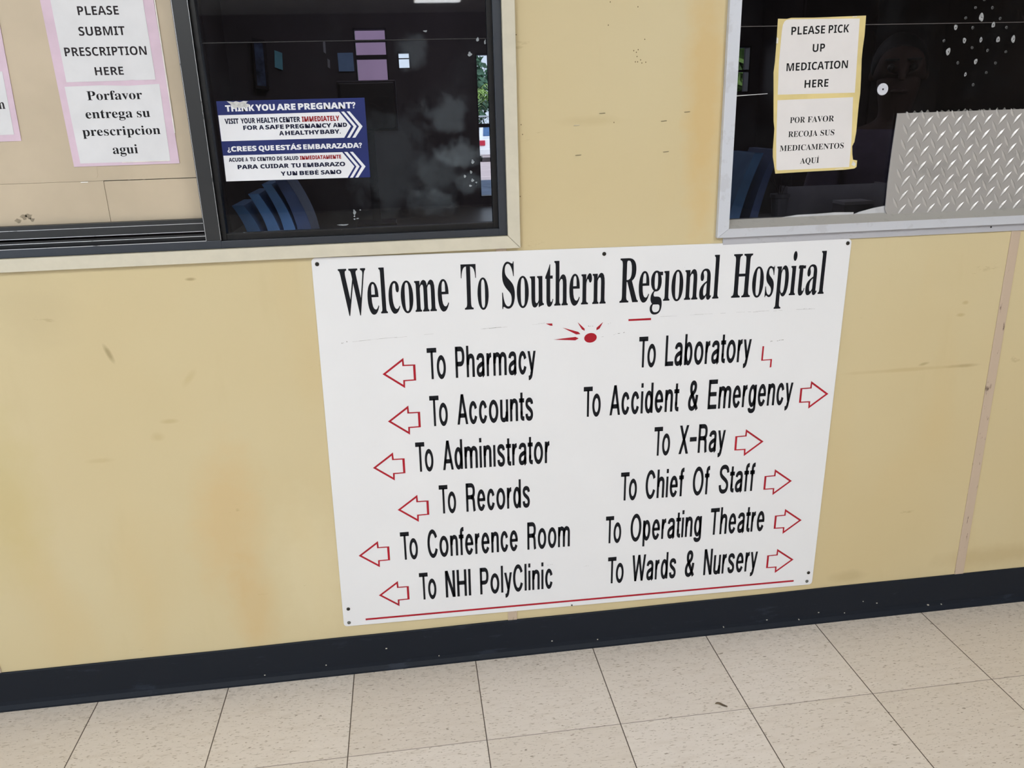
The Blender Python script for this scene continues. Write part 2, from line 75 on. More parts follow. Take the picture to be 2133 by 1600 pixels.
  'G': (1014, '604,1013 519,1009 440,998 368,978 301,950 242,915 190,874 145,825 109,770 80,710 59,645 47,575 43,501 51,386 75,284 116,195 173,121 247,62 334,20 434,-5 545,-13 651,-9 745,2 831,19 940,49 940,593 468,593 468,358 657,358 657,230 599,223 561,222 521,224 487,230 458,241 433,255 411,273 392,294 375,319 362,348 352,381 344,417 339,456 338,497 340,541 346,580 357,616 371,649 389,679 410,704 434,726 462,744 492,759 526,770 562,776 602,778 661,775 716,765 768,750 851,716 951,941 846,978 768,997 687,1009'),
  'H': (1071, '88,1000 88,0 376,0 376,401 696,401 696,0 983,0 983,1000 696,1000 696,636 376,636 376,1000'),
  'I': (545, '7,1000 7,830 129,778 129,222 7,170 7,0 538,0 538,170 416,222 416,778 538,830 538,1000'),
  'K': (930, '88,1000 88,0 376,0 376,349 416,376 668,0 981,9 625,551 975,986 673,1000 350,574 376,1000'),
  'L': (791, '88,1000 88,0 782,0 782,233 376,233 376,1000'),
  'M': (1321, '88,1000 88,0 354,0 341,729 280,729 521,0 771,0 1029,728 968,728 959,476 959,0 1233,0 1233,1000 879,1000 628,289 679,289 443,1000'),
  'N': (1139, '88,1000 88,0 353,0 350,607 343,703 286,703 722,0 1051,0 1051,1000 784,1000 792,300 792,304 850,304 415,1000'),
  'O': (1115, '559,1014 476,1010 401,999 332,979 270,950 215,914 168,872 129,823 98,768 74,709 57,644 47,576 43,503 47,430 57,361 74,296 98,236 129,180 168,131 215,88 270,52 331,23 400,3 476,-9 557,-13 640,-9 716,3 784,23 846,52 900,88 947,131 986,180 1017,235 1041,295 1058,359 1068,428 1072,501 1068,574 1058,643 1041,708 1017,768 986,823 947,872 900,914 846,950 784,979 716,999 641,1010;504,775 559,780 614,775 658,762 693,741 721,712 743,672 759,624 769,567 773,501 769,436 759,379 743,331 720,292 693,262 658,241 613,228 557,223 503,228 459,241 424,262 396,292 373,331 356,379 346,436 342,501 346,567 356,624 373,672 396,711 424,741 459,762'),
  'P': (880, '88,1000 88,0 376,0 376,331 429,331 501,333 567,342 625,357 677,378 721,404 759,434 790,469 814,507 832,547 845,588 852,631 855,675 849,745 830,808 798,865 753,913 695,952 624,979 540,995 446,1000;376,768 432,768 496,761 534,742 556,714 564,667 561,640 554,619 543,603 528,590 506,578 479,570 446,565 376,563'),
  'Q': (1115, '559,1014 476,1010 401,999 332,979 270,950 215,914 168,872 129,823 98,768 74,709 57,644 47,576 43,503 47,430 57,361 74,296 98,236 129,180 168,131 215,88 270,52 331,23 400,3 476,-9 554,-12 738,-221 1073,-205 847,55 867,65 923,107 970,157 1007,215 1036,279 1056,348 1068,422 1072,501 1068,574 1058,643 1041,708 1017,768 986,823 947,872 900,914 846,950 784,979 716,999 641,1010;504,775 559,780 614,775 658,762 693,741 721,712 743,672 759,624 769,567 773,501 769,436 759,379 743,331 720,292 693,262 658,241 613,228 557,223 503,228 459,241 424,262 396,292 373,331 356,379 346,436 342,501 346,567 356,624 373,672 396,711 424,741 459,762'),
  'R': (924, '88,1000 88,0 376,0 376,357 430,357 668,0 975,10 685,428 698,434 747,467 790,509 824,558 838,588 847,619 853,652 855,687 848,759 827,823 792,879 742,924 680,958 604,982 517,996 418,1000;376,767 447,766 484,762 513,754 533,745 546,735 556,722 562,705 564,681 562,658 556,639 547,625 534,613 515,603 487,595 452,589 376,588'),
  'S': (772, '414,1013 335,1008 263,994 199,970 142,935 96,891 63,839 44,779 38,714 39,679 44,647 53,616 79,564 114,520 155,483 218,442 404,354 431,339 450,326 462,313 468,299 470,283 469,270 465,259 459,249 450,240 439,232 421,226 396,222 364,220 330,222 295,226 261,233 114,281 27,314 26,55 117,20 190,2 266,-9 348,-13 435,-8 514,7 584,32 644,68 692,114 727,167 747,227 754,292 752,332 745,368 735,402 720,432 701,460 679,485 653,509 595,550 527,586 376,658 352,671 337,682 328,693 323,705 321,720 322,733 326,743 332,752 340,761 351,768 366,773 383,777 434,777 484,771 566,749 664,714 761,932 649,974 573,995 496,1009'),
  'T': (811, '-10,1000 -10,765 262,765 262,0 549,0 549,765 821,765 821,1000'),
  'U': (1059, '81,1000 81,364 88,286 109,213 145,148 196,91 261,45 338,12 426,-7 525,-13 596,-10 661,-1 721,14 775,36 822,63 864,95 899,131 928,172 950,217 965,263 975,312 978,362 978,1000 690,1000 690,398 688,351 680,313 668,283 652,262 633,246 607,234 573,226 531,223 490,226 456,233 429,244 408,259 392,280 380,308 371,347 369,397 369,1000'),
  'V': (910, '-53,1000 312,0 597,0 963,1000 668,1000 438,308 455,232 439,421 242,1000'),
  'Y': (874, '-54,994 294,382 294,0 580,0 580,388 927,994 622,1000 437,633 253,1000'),
  'Z': (811, '8,1000 8,767 463,778 -4,174 -4,0 815,0 815,233 336,222 803,826 803,1000'),
  'Á': (966, '326,1004 -54,0 256,0 329,221 637,221 710,0 1020,0 639,1004;483,792 504,628 563,457 405,457'),
  'É': (784, '88,1000 88,0 740,0 740,233 376,233 376,402 714,402 714,634 376,634 376,768 740,768 740,1000'),
 },
}
GL = {f: {c: (a, [[tuple(float(v) for v in p.split(',')) for p in l.split()] for l in s.split(';')]) for c, (a, s) in g.items()} for f, g in GT.items()}
# lines of writing: face, anchor x, anchor z, slope, cap height, (word, left, right) along the line; metres on the wall
LINES = {
 'sign': [
  ('S', 0.7651, 0.9088, -0.0105, 0.1001, [('Welcome', -0.5943, -0.3618), ('To', -0.3341, -0.2743), ('Southern', -0.2446, -0.011), ('Regıonal', 0.0207, 0.2528), ('Hospital', 0.2831, 0.5076)]),
  ('H', 0.4427, 0.7567, -0.0183, 0.0728, [('To', -0.0953, -0.0541), ('Pharmacy', -0.0326, 0.1498)]),
  ('H', 0.4508, 0.6433, -0.0212, 0.0737, [('To', -0.1043, -0.0638), ('Accounts', -0.0424, 0.1336)]),
  ('H', 0.4657, 0.5316, -0.0134, 0.0741, [('To', -0.1581, -0.1179), ('Adminıstrator', -0.0962, 0.1559)]),
  ('H', 0.4013, 0.4199, -0.0073, 0.0743, [('To', -0.0459, -0.0063), ('Records', 0.0176, 0.1711)]),
  ('H', 0.4664, 0.303, -0.0194, 0.0748, [('To', -0.2097, -0.1691), ('Conference', -0.1457, 0.0739), ('Room', 0.0973, 0.2034)]),
  ('H', 0.4524, 0.188, -0.0215, 0.0752, [('To', -0.1579, -0.1172), ('NHI', -0.0946, -0.032), ('PolyClinic', -0.0093, 0.1727)]),
  ('H', 0.9588, 0.7507, -0.0074, 0.0739, [('To', -0.1255, -0.0846), ('Laboratory', -0.062, 0.146)]),
  ('H', 0.9466, 0.6368, -0.0186, 0.0744, [('To', -0.2431, -0.202), ('Accident', -0.1804, -0.0125), ('&', 0.0103, 0.0352), ('Emergency', 0.0593, 0.271)]),
  ('H', 0.9455, 0.5251, -0.009, 0.0745, [('To', -0.0692, -0.029), ('X-Ray', -0.0068, 0.1095)]),
  ('H', 0.9713, 0.4111, -0.0126, 0.0755, [('To', -0.1752, -0.1344), ('Chief', -0.1128, -0.0162), ('Of', 0.0069, 0.0492), ('Staff', 0.0744, 0.1661)]),
  ('H', 0.9575, 0.2962, -0.0063, 0.0749, [('To', -0.1976, -0.158), ('Operating', -0.1345, 0.0492), ('Theatre', 0.0714, 0.2149)]),
  ('H', 0.9581, 0.1808, -0.0109, 0.0755, [('To', -0.1915, -0.1504), ('Wards', -0.1287, -0.0135), ('&', 0.0104, 0.0355), ('Nursery', 0.0601, 0.2038)]),
 ],
 'n0': [
  ('S', -0.4374, 1.3537, 0.0129, 0.0175, [('n', -0.0064, 0.0051)]),
 ],
 'n1': [
  ('N', -0.2311, 1.5178, 0.0073, 0.0154, [('PLEASE', -0.0369, 0.0373)]),
  ('N', -0.2326, 1.4819, 0.0012, 0.0156, [('SUBMIT', -0.0401, 0.0444)]),
  ('N', -0.2302, 1.446, 0.0031, 0.0155, [('PRESCRIPTION', -0.0748, 0.0757)]),
  ('N', -0.2299, 1.4108, -0.0028, 0.0147, [('HERE', -0.0262, 0.0266)]),
 ],
 'n2': [
  ('S', -0.2308, 1.3655, -0.0042, 0.0165, [('Porfavor', -0.0483, 0.0549)]),
  ('S', -0.2259, 1.3317, -0.0022, 0.0167, [('entrega', -0.0622, 0.0259), ('su', 0.0341, 0.0591)]),
  ('S', -0.2246, 1.2989, -0.0102, 0.0165, [('prescripcion', -0.0754, 0.0722)]),
  ('S', -0.2256, 1.2634, 0.0018, 0.0171, [('agui', -0.0236, 0.0244)]),
 ],
 'k': [
  ('K', 0.1054, 1.3375, 0.0007, 0.012, [('THINK', -0.1236, -0.0676), ('YOU', -0.0653, -0.0277), ('ARE', -0.0244, 0.0128), ('PREGNANT?', 0.0176, 0.1314)]),
  ('K', 0.0884, 1.3143, -0.0004, 0.01, [('VISIT', -0.1112, -0.0843), ('YOUR', -0.0802, -0.0521), ('HEALTH', -0.0488, -0.0086), ('CENTER', -0.0052, 0.0363), ('IMMEDIATELY', 0.0395, 0.114)]),
  ('K', 0.1123, 1.3019, 0.0031, 0.0083, [('FOR', -0.1009, -0.0729), ('A', -0.0703, -0.0604), ('SAFE', -0.0578, -0.0215), ('PREGNANCY', -0.0177, 0.0728), ('AND', 0.0759, 0.1042)]),
  ('K', 0.1414, 1.2895, 0.0023, 0.0083, [('A', -0.0612, -0.0516), ('HEALTHY', -0.0492, 0.0187), ('BABY.', 0.0204, 0.0613)]),
  ('K', 0.1103, 1.2608, -0.0021, 0.0099, [('¿CREES', -0.1353, -0.0777), ('QUE', -0.0738, -0.0432), ('ESTÁS', -0.0397, 0.011), ('EMBARAZADA?', 0.0145, 0.1328)]),
  ('K', 0.0872, 1.2408, -0.0052, 0.0077, [('ACUDE', -0.1121, -0.0824), ('A', -0.0795, -0.0744), ('TU', -0.0707, -0.0597), ('CENTRO', -0.0564, -0.0202), ('DE', -0.0169, -0.0062), ('SALUD', -0.0031, 0.0259), ('INMEDIATAMENTE', 0.0288, 0.1119)]),
  ('K', 0.0978, 1.2258, -0.0055, 0.0084, [('PARA', -0.1072, -0.0668), ('CUIDAR', -0.0622, -0.0055), ('TU', -0.0009, 0.0183), ('EMBARAZO', 0.0226, 0.1081)]),
  ('K', 0.1352, 1.2102, -0.005, 0.0083, [('Y', -0.0608, -0.0509), ('UN', -0.0484, -0.0277), ('BEBÉ', -0.0231, 0.0155), ('SANO', 0.0198, 0.0616)]),
 ],
 'a1': [
  ('N', 1.2164, 1.4616, 0.0265, 0.0156, [('PLEASE', -0.0638, 0.011), ('PICK', 0.0191, 0.0649)]),
  ('N', 1.2137, 1.4261, 0.0328, 0.0156, [('UP', -0.0104, 0.0171)]),
  ('N', 1.2171, 1.3906, 0.0267, 0.0156, [('MEDICATION', -0.0691, 0.0694)]),
  ('N', 1.2186, 1.355, 0.0165, 0.0157, [('HERE', -0.0269, 0.0273)]),
 ],
 'a2': [
  ('S', 1.216, 1.2835, 0.0066, 0.0119, [('POR', -0.0509, -0.0164), ('FAVOR', -0.0105, 0.0506)]),
  ('S', 1.2167, 1.2543, 0.0115, 0.0117, [('RECOJA', -0.053, 0.0145), ('SUS', 0.0212, 0.0537)]),
  ('S', 1.2206, 1.2253, 0.0129, 0.0119, [('MEDICAMENTOS', -0.0741, 0.0748)]),
  ('S', 1.2185, 1.1967, 0.0074, 0.0118, [('AQUÍ', -0.0222, 0.0219)]),
 ],
}
# measured outlines and places on the wall, metres (x, z)
GEO = {
 'sign_corners': [(0.1194, 1.0422), (1.3289, 1.027), (1.3199, 0.1196), (0.1045, 0.1354)],
 'arrowL': [[(0.2476, 0.7771), (0.3214, 0.7771)], [(0.251, 0.6642), (0.3239, 0.6644)], [(0.2084, 0.5527), (0.2814, 0.5522)], [(0.2569, 0.4402), (0.3299, 0.4393)], [(0.1564, 0.3278), (0.2298, 0.3263)], [(0.1953, 0.2141), (0.2681, 0.2111)]],
 'arrowR': [[(1.3106, 0.6533), (1.2372, 0.6542)], [(1.1541, 0.541), (1.0804, 0.5431)], [(1.2372, 0.4273), (1.164, 0.4291)], [(1.2734, 0.3139), (1.2007, 0.3157)], [(1.2617, 0.2004), (1.1894, 0.2009)]],
 'arrow_outline': [(0.2476, 0.7771), (0.2957, 0.8125), (0.2967, 0.7968), (0.3214, 0.7957), (0.3211, 0.7584), (0.2973, 0.7584), (0.2958, 0.741)],
 'lab': [(1.1329, 0.7847), (1.1322, 0.7492), (1.1573, 0.7502), (1.1571, 0.7318)],
 'sun': [[(0.6554, 0.8591), (0.6918, 0.8468), (0.6965, 0.8416), (0.6868, 0.8412)], [(0.6898, 0.8697), (0.7062, 0.8535), (0.7063, 0.8484), (0.6998, 0.8522)], [(0.7488, 0.8665), (0.7406, 0.8514), (0.7334, 0.8481), (0.7337, 0.854)], [(0.6342, 0.8324), (0.6851, 0.8356), (0.6926, 0.8316), (0.6846, 0.8275)], [(0.6173, 0.8706), (0.632, 0.8702), (0.6326, 0.8647), (0.6275, 0.8653)], [(0.8076, 0.8695), (0.8604, 0.8691), (0.8605, 0.8643), (0.8077, 0.8651)]],
 'sunc': [(0.7198, 0.8312), (0.7357, 0.8302), (0.7198, 0.8425)],
 'bline': [(0.1581, 0.15), (1.2678, 0.136)],
 'screws': [(0.1306, 1.029), (0.7498, 1.0206), (1.3199, 1.0173), (0.1193, 0.1843), (0.1175, 0.1455), (0.6743, 0.1308), (1.307, 0.1561), (1.305, 0.1306)],
 'pink': [(-0.3324, 1.5446), (-0.3281, 1.241), (-0.1251, 1.2411), (-0.1277, 1.5425)],
 'pw1': [(-0.3131, 1.5426), (-0.312, 1.3993), (-0.1458, 1.4004), (-0.1468, 1.5418)],
 'pw2': [(-0.317, 1.3913), (-0.3148, 1.2472), (-0.142, 1.2467), (-0.1402, 1.3927)],
 'pink0': [(-0.4103, 1.4984), (-0.4162, 1.2935), (-0.4554, 1.2931)],
 'pw0': [(-0.4241, 1.4212), (-0.4269, 1.3058), (-0.453, 1.3043)],
 'stick': [(-0.0341, 1.3575), (-0.0355, 1.2032), (0.2549, 1.2009), (0.2559, 1.3573)],
 'stk': [[(-0.0336, 1.331), (0.203, 1.3314), (0.2242, 1.3031), (0.2087, 1.2811), (-0.034, 1.2815)], [(0.2071, 1.3315), (0.2129, 1.3318), (0.2356, 1.3026), (0.2201, 1.2808), (0.2143, 1.2808), (0.2294, 1.3025)], [(0.2181, 1.3318), (0.2241, 1.3319), (0.2475, 1.3022), (0.2312, 1.2807), (0.2249, 1.2806), (0.2402, 1.3024)], [(-0.0344, 1.2536), (0.2019, 1.253), (0.2241, 1.2239), (0.2084, 1.2016), (-0.0355, 1.2032)], [(0.2061, 1.2531), (0.2124, 1.2531), (0.2347, 1.2235), (0.219, 1.2014), (0.213, 1.2014), (0.2283, 1.2235)], [(0.2176, 1.253), (0.2235, 1.253), (0.2469, 1.2231), (0.2302, 1.2014), (0.2241, 1.2014), (0.2393, 1.2234)]],
 'torn': [(-0.0137, 1.3571), (0.027, 1.3561), (0.0225, 1.352), (0.0287, 1.3503), (0.0282, 1.3448), (0.0229, 1.3397), (0.0181, 1.3412), (0.0105, 1.3367), (0.0048, 1.3392), (-0.0019, 1.337), (-0.0059, 1.3414), (-0.0092, 1.3504)],
 'yel': [(1.1214, 1.4918), (1.1408, 1.4912), (1.1498, 1.4931), (1.2002, 1.4928), (1.3168, 1.4954), (1.3179, 1.457), (1.3168, 1.4305), (1.3169, 1.4099), (1.3199, 1.3723), (1.3218, 1.3406), (1.3211, 1.3193), (1.3212, 1.2979), (1.3219, 1.261), (1.3201, 1.2402), (1.3202, 1.2396), (1.3157, 1.2298), (1.3182, 1.212), (1.321, 1.2008), (1.3311, 1.1989), (1.3312, 1.1848), (1.3262, 1.1816), (1.3042, 1.1797), (1.2065, 1.1784), (1.1408, 1.1769), (1.1323, 1.2137), (1.1311, 1.2291), (1.1312, 1.2724), (1.1281, 1.2875), (1.1228, 1.3536), (1.1201, 1.3869), (1.1214, 1.4073), (1.1219, 1.4439), (1.1215, 1.472)],
 'yw1': [(1.1398, 1.4892), (1.15, 1.4903), (1.303, 1.4899), (1.3089, 1.342), (1.1326, 1.3419), (1.13, 1.4072), (1.1314, 1.4678), (1.1327, 1.4798), (1.1356, 1.4861)],
 'yw2': [(1.133, 1.3308), (1.3059, 1.3329), (1.3125, 1.2409), (1.3134, 1.1854), (1.206, 1.1842), (1.1455, 1.1839), (1.1422, 1.1869), (1.1371, 1.2463)],
 'washer': [(1.3736, 1.3475), (1.3876, 1.3472)],
 'holes': [(1.5667, 1.5079), (1.606, 1.5074), (1.547, 1.4881), (1.5844, 1.4892), (1.6285, 1.4859), (1.5267, 1.4695), (1.5665, 1.4684), (1.6142, 1.4738), (1.6467, 1.4678), (1.5035, 1.4432), (1.5511, 1.4429), (1.5897, 1.4439), (1.6308, 1.4441), (1.6677, 1.4443), (1.5172, 1.4211), (1.5719, 1.4282), (1.6095, 1.4222), (1.654, 1.4187), (1.5434, 1.398), (1.5856, 1.3997), (1.6331, 1.396), (1.5647, 1.374), (1.6148, 1.3767), (1.5875, 1.3521), (1.585, 1.5235)],
 'plate': [(1.4112, 1.2966), (1.7154, 1.2983), (1.7563, 1.0843), (1.4185, 1.0828), (1.4089, 1.0895)],
 'tread': [(1.5241, 1.278), (1.5599, 1.2787), (1.5219, 1.2459), (1.5059, 1.2634)],
 'rjoint': [(1.0379, 1.4764), (1.6854, 1.4798), (1.0404, 1.3416), (1.1112, 1.3447)],
 'ljoint': [(-0.0487, 1.4656), (0.5094, 1.4611)],
 'staples': [(0.7435, 1.3144), (0.9277, 1.3122), (0.6893, 1.2921), (0.8772, 1.2953), (0.6927, 1.2317), (0.884, 1.2324)],
 'spots': [(0.8087, 1.4343), (0.8179, 1.436), (0.8142, 1.4311), (0.8158, 1.4231), (0.8126, 1.4129), (0.8174, 1.4128), (0.8235, 1.4164), (0.8264, 1.4105), (0.8346, 1.4118), (0.8314, 1.4554), (0.7582, 1.5258), (0.8156, 1.5163), (0.7547, 1.4832), (0.5659, 1.4682), (0.572, 1.2964), (0.5746, 1.2771), (0.769, 1.2954), (0.5665, 1.1512)],
 'scuffs': [(-0.3247, 0.878), (-0.3142, 0.8446), (-0.1427, 0.3135), (-0.543, 0.1791), (1.5545, 0.7118), (1.5988, 0.7529)],
 'batten': [[(0.5108, 1.0383), (0.5108, 0.1244)], [(-0.6924, 0.1136)]],
}
CAM = {'R': [[0.9907066, -0.1333403, -0.0268491], [-0.0675934, -0.3113485, -0.9478888], [0.1180323, 0.9408945, -0.317468]], 'C': [0.32041, -1.73157, 1.31656], 'lens': 28.2734}
LAMP, DAY_L, DAY_R, ROOM, WORLD, EXPO = 70.0, 60.0, 45.0, 2.0, 1.2, 0.0
LAMP, DAY_L, DAY_R, ROOM, WORLD, EXPO = 34.0, 34.0, 16.0, 10.0, 1.3, 0.0


# ------------------------------------------------------------------ helpers
def lin(c):
    return tuple(((v / 255 / 12.92) if v / 255 <= 0.04045 else ((v / 255 + 0.055) / 1.055) ** 2.4) for v in c) + (1.0,)

class NT:
    """small wrapper round a material's node tree"""
    def __init__(s, name):
        s.m = bpy.data.materials.new(name); s.m.use_nodes = True
        s.t = s.m.node_tree; s.b = s.t.nodes['Principled BSDF']; s.out = s.t.nodes['Material Output']
        s._co = None
    def n(s, typ, **k):
        nd = s.t.nodes.new(typ)
        for a, v in k.items(): setattr(nd, a, v)
        return nd
    def l(s, a, b): s.t.links.new(a, b)
    def co(s):
        if s._co is None:
            s._co = s.n('ShaderNodeNewGeometry').outputs['Position']
        return s._co
    def mapped(s, scale=(1, 1, 1), loc=(0, 0, 0), rot=(0, 0, 0)):
        mp = s.n('ShaderNodeMapping'); s.l(s.co(), mp.inputs['Vector'])
        mp.inputs['Scale'].default_value = scale; mp.inputs['Location'].default_value = loc; mp.inputs['Rotation'].default_value = rot
        return mp.outputs[0]
    def noise(s, scale=5, detail=3, rough=0.55, vec=None, dist=0.0):
        nz = s.n('ShaderNodeTexNoise'); s.l(vec if vec is not None else s.co(), nz.inputs['Vector'])
        nz.inputs['Scale'].default_value = scale; nz.inputs['Detail'].default_value = detail
        nz.inputs['Roughness'].default_value = rough; nz.inputs['Distortion'].default_value = dist
        return nz.outputs['Fac']
    def ramp(s, fac, a, b, lo=0.0, hi=1.0):
        mr = s.n('ShaderNodeMapRange'); s.l(fac, mr.inputs['Value'])
        mr.inputs['From Min'].default_value = a; mr.inputs['From Max'].default_value = b
        mr.inputs['To Min'].default_value = lo; mr.inputs['To Max'].default_value = hi
        return mr.outputs[0]
    def math(s, op, a, b=None, c=None):
        m = s.n('ShaderNodeMath', operation=op)
        for i, v in enumerate((a, b, c)):
            if v is None: continue
            if isinstance(v, (int, float)): m.inputs[i].default_value = v
            else: s.l(v, m.inputs[i])
        return m.outputs[0]
    def mix(s, fac, a, b):
        m = s.n('ShaderNodeMix', data_type='RGBA')
        if isinstance(fac, (int, float)): m.inputs[0].default_value = fac
        else: s.l(fac, m.inputs[0])
        for i, v in ((6, a), (7, b)):
            if isinstance(v, tuple): m.inputs[i].default_value = v
            else: s.l(v, m.inputs[i])
        return m.outputs[2]
    def color(s, c):
        if isinstance(c, tuple): s.b.inputs['Base Color'].default_value = c
        else: s.l(c, s.b.inputs['Base Color'])
    def bump(s, h, strength=0.2, dist=0.001):
        b = s.n('ShaderNodeBump'); b.inputs['Strength'].default_value = strength; b.inputs['Distance'].default_value = dist
        s.l(h, b.inputs['Height']); s.l(b.outputs[0], s.b.inputs['Normal'])

def plain(name, rgb, rough=0.6, metal=0.0, var=0.06, vscale=30, spec=0.5):
    t = NT(name)
    c = lin(rgb); d = tuple(max(0, v * (1 - var * 2.2)) for v in c[:3]) + (1,)
    t.color(t.mix(t.ramp(t.noise(vscale, 4), 0.35, 0.7), c, d))
    t.b.inputs['Roughness'].default_value = rough; t.b.inputs['Metallic'].default_value = metal
    t.b.inputs['Specular IOR Level'].default_value = spec
    return t.m

class MB:
    def __init__(s): s.v = []; s.f = []
    def add(s, vs, fs):
        o = len(s.v); s.v += [tuple(q) for q in vs]; s.f += [tuple(i + o for i in f) for f in fs]; return s
    def box(s, x0, x1, y0, y1, z0, z1):
        return s.add([(x0, y0, z0), (x1, y0, z0), (x1, y1, z0), (x0, y1, z0), (x0, y0, z1), (x1, y0, z1), (x1, y1, z1), (x0, y1, z1)],
                     [(0, 3, 2, 1), (4, 5, 6, 7), (0, 1, 5, 4), (1, 2, 6, 5), (2, 3, 7, 6), (3, 0, 4, 7)])
    def prism(s, poly, y0, y1):
        """poly: counter-clockwise (x, z) seen from the hall; front face at y0, back at y1"""
        n = len(poly)
        vs = [(x, y0, z) for x, z in poly] + [(x, y1, z) for x, z in poly]
        tri = tess([poly])
        fs = [tuple(t) for t in tri] + [tuple(i + n for i in reversed(t)) for t in tri]
        fs += [(i, i + n, (i + 1) % n + n, (i + 1) % n) for i in range(n)]
        return s.add(vs, fs)
    def flat(s, loops, y):
        pts = [q for l in loops for q in l]
        return s.add([(x, y, z) for x, z in pts], [tuple(t) for t in tess(loops)])
    def quads(s, a, b, y, closed=False):
        n = len(a); vs = [(x, y, z) for x, z in a] + [(x, y, z) for x, z in b]
        r = range(n if closed else n - 1)
        return s.add(vs, [(i, (i + 1) % n, (i + 1) % n + n, i + n) for i in r])
    def lathe(s, prof, c, axis='z', seg=24):
        """prof: list of (r, h)"""
        vs = []
        for r, h in prof:
            for k in range(seg):
                a = 2 * math.pi * k / seg
                p = (r * math.cos(a), r * math.sin(a), h)
                if axis == 'y': p = (p[0], h, p[1])
                if axis == 'x': p = (h, p[0], p[1])
                vs.append((c[0] + p[0], c[1] + p[1], c[2] + p[2]))
        fs = [(i * seg + k, i * seg + (k + 1) % seg, (i + 1) * seg + (k + 1) % seg, (i + 1) * seg + k) for i in range(len(prof) - 1) for k in range(seg)]
        fs.append(tuple(range(seg))); fs.append(tuple((len(prof) - 1) * seg + k for k in range(seg)))
        return s.add(vs, fs)
    def tube(s, pts, r, seg=8):
        vs = []; P = [Vector(p) for p in pts]; rr = r if isinstance(r, (list, tuple)) else [r] * len(P)
        for i, p in enumerate(P):
            d = (P[min(i + 1, len(P) - 1)] - P[max(i - 1, 0)]).normalized()
            u = d.cross(Vector((0, 0, 1)) if abs(d.z) < 0.9 else Vector((1, 0, 0))).normalized(); w = d.cross(u)
            for k in range(seg):
                a = 2 * math.pi * k / seg
                vs.append(p + (u * math.cos(a) + w * math.sin(a)) * rr[i])
        n = len(P)
        fs = [(i * seg + k, i * seg + (k + 1) % seg, (i + 1) * seg + (k + 1) % seg, (i + 1) * seg + k) for i in range(n - 1) for k in range(seg)]
        fs += [tuple(range(seg)), tuple((n - 1) * seg + k for k in range(seg))]
        return s.add(vs, fs)
    def build(s, name, mat, parent=None, smooth=False, fix=True, bevel=0):
        me = bpy.data.meshes.new(name); me.from_pydata(s.v, [], s.f)
        if fix:
            bm = bmesh.new(); bm.from_mesh(me); bmesh.ops.recalc_face_normals(bm, faces=bm.faces); bm.to_mesh(me); bm.free()
        if smooth:
            for p in me.polygons: p.use_smooth = True
        me.materials.append(mat)
        o = bpy.data.objects.new(name, me); COL.objects.link(o)
        if bevel:
            b = o.modifiers.new('bevel', 'BEVEL'); b.width = bevel; b.segments = 2; b.limit_method = 'ANGLE'
        if parent is not None: attach(o, parent)
        return o

def inside(p, l):
    c = False
    for i in range(len(l)):
        (xa, ya), (xb, yb) = l[i - 1], l[i]
        if (ya > p[1]) != (yb > p[1]) and p[0] < (xb - xa) * (p[1] - ya) / (yb - ya) + xa: c = not c
    return c

def tess(loops):
    """triangles (indices into the loops' points in a row); every outer contour takes the holes that lie in it"""
    start = [0]
    for l in loops: start.append(start[-1] + len(l))
    depth = [sum(inside(l[0], m) for m in loops if m is not l) for l in loops]
    out = []
    for i, l in enumerate(loops):
        if depth[i] % 2: continue
        idx = [i] + [j for j, m in enumerate(loops) if depth[j] == depth[i] + 1 and inside(m[0], l)]
        k = 1000.0 / max(max(abs(q[0] - l[0][0]), abs(q[1] - l[0][1])) for q in l)
        mp = [start[j] + n for j in idx for n in range(len(loops[j]))]
        tri = tessellate_polygon([[Vector(((x - l[0][0]) * k, (z - l[0][1]) * k, 0)) for x, z in loops[j]] for j in idx])
        out += [tuple(mp[t] for t in f) for f in tri]
    return out

def attach(o, parent):
    o.parent = parent
    o.matrix_parent_inverse = Matrix.Translation(parent.location).inverted() if parent.parent is None else Matrix.Identity(4)

def empty(name, loc):
    o = bpy.data.objects.new(name, None); COL.objects.link(o); o.location = loc; o.empty_display_size = 0.05
    return o

def tag(o, label=None, cat=None, group=None, kind=None):
    for k, v in (('label', label), ('category', cat), ('group', group), ('kind', kind)):
        if v: o[k] = v
    return o

def thing(name, label, cat, loc, group=None):
    return tag(empty(name, loc), label, cat, group)

def struct(o): o['kind'] = 'structure'; return o

# ------------------------------------------------------------------ lettering
PW, PH = 78.0, 152.0            # pen of the condensed sign face: stem width, bar height (cap height 1000)
def bez(p0, p1, p2, p3, n=10):
    return [tuple((1 - t) ** 3 * a + 3 * (1 - t) ** 2 * t * b + 3 * (1 - t) * t * t * c + t ** 3 * d for a, b, c, d in zip(p0, p1, p2, p3)) for t in [i / n for i in range(1, n + 1)]]
def path(*cmds):
    pts = []
    for c in cmds:
        if len(c) == 2: pts.append(c)
        else: pts += bez(pts[-1], c[0:2], c[2:4], c[4:6])
    return pts
def arc(cx, cy, rx, ry, a0, a1, n=28):
    return [(cx + rx * math.cos(math.radians(a0 + (a1 - a0) * i / n)), cy + ry * math.sin(math.radians(a0 + (a1 - a0) * i / n))) for i in range(n + 1)]
def stroke(pts, closed=False, pw=PW, ph=PH):
    k = ph / pw; P = [(x * k, y) for x, y in pts]; n = len(P); L = []; Rr = []
    for i in range(n):
        a = P[i - 1] if (closed or i > 0) else P[i]; b = P[(i + 1) % n] if (closed or i < n - 1) else P[i]
        dx, dy = b[0] - a[0], b[1] - a[1]; d = math.hypot(dx, dy) or 1
        nx, ny = -dy / d * ph / 2, dx / d * ph / 2
        L.append(((P[i][0] + nx) / k, P[i][1] + ny)); Rr.append(((P[i][0] - nx) / k, P[i][1] - ny))
    return ('S', L, Rr, closed)
def poly(*p): return ('P', list(p))
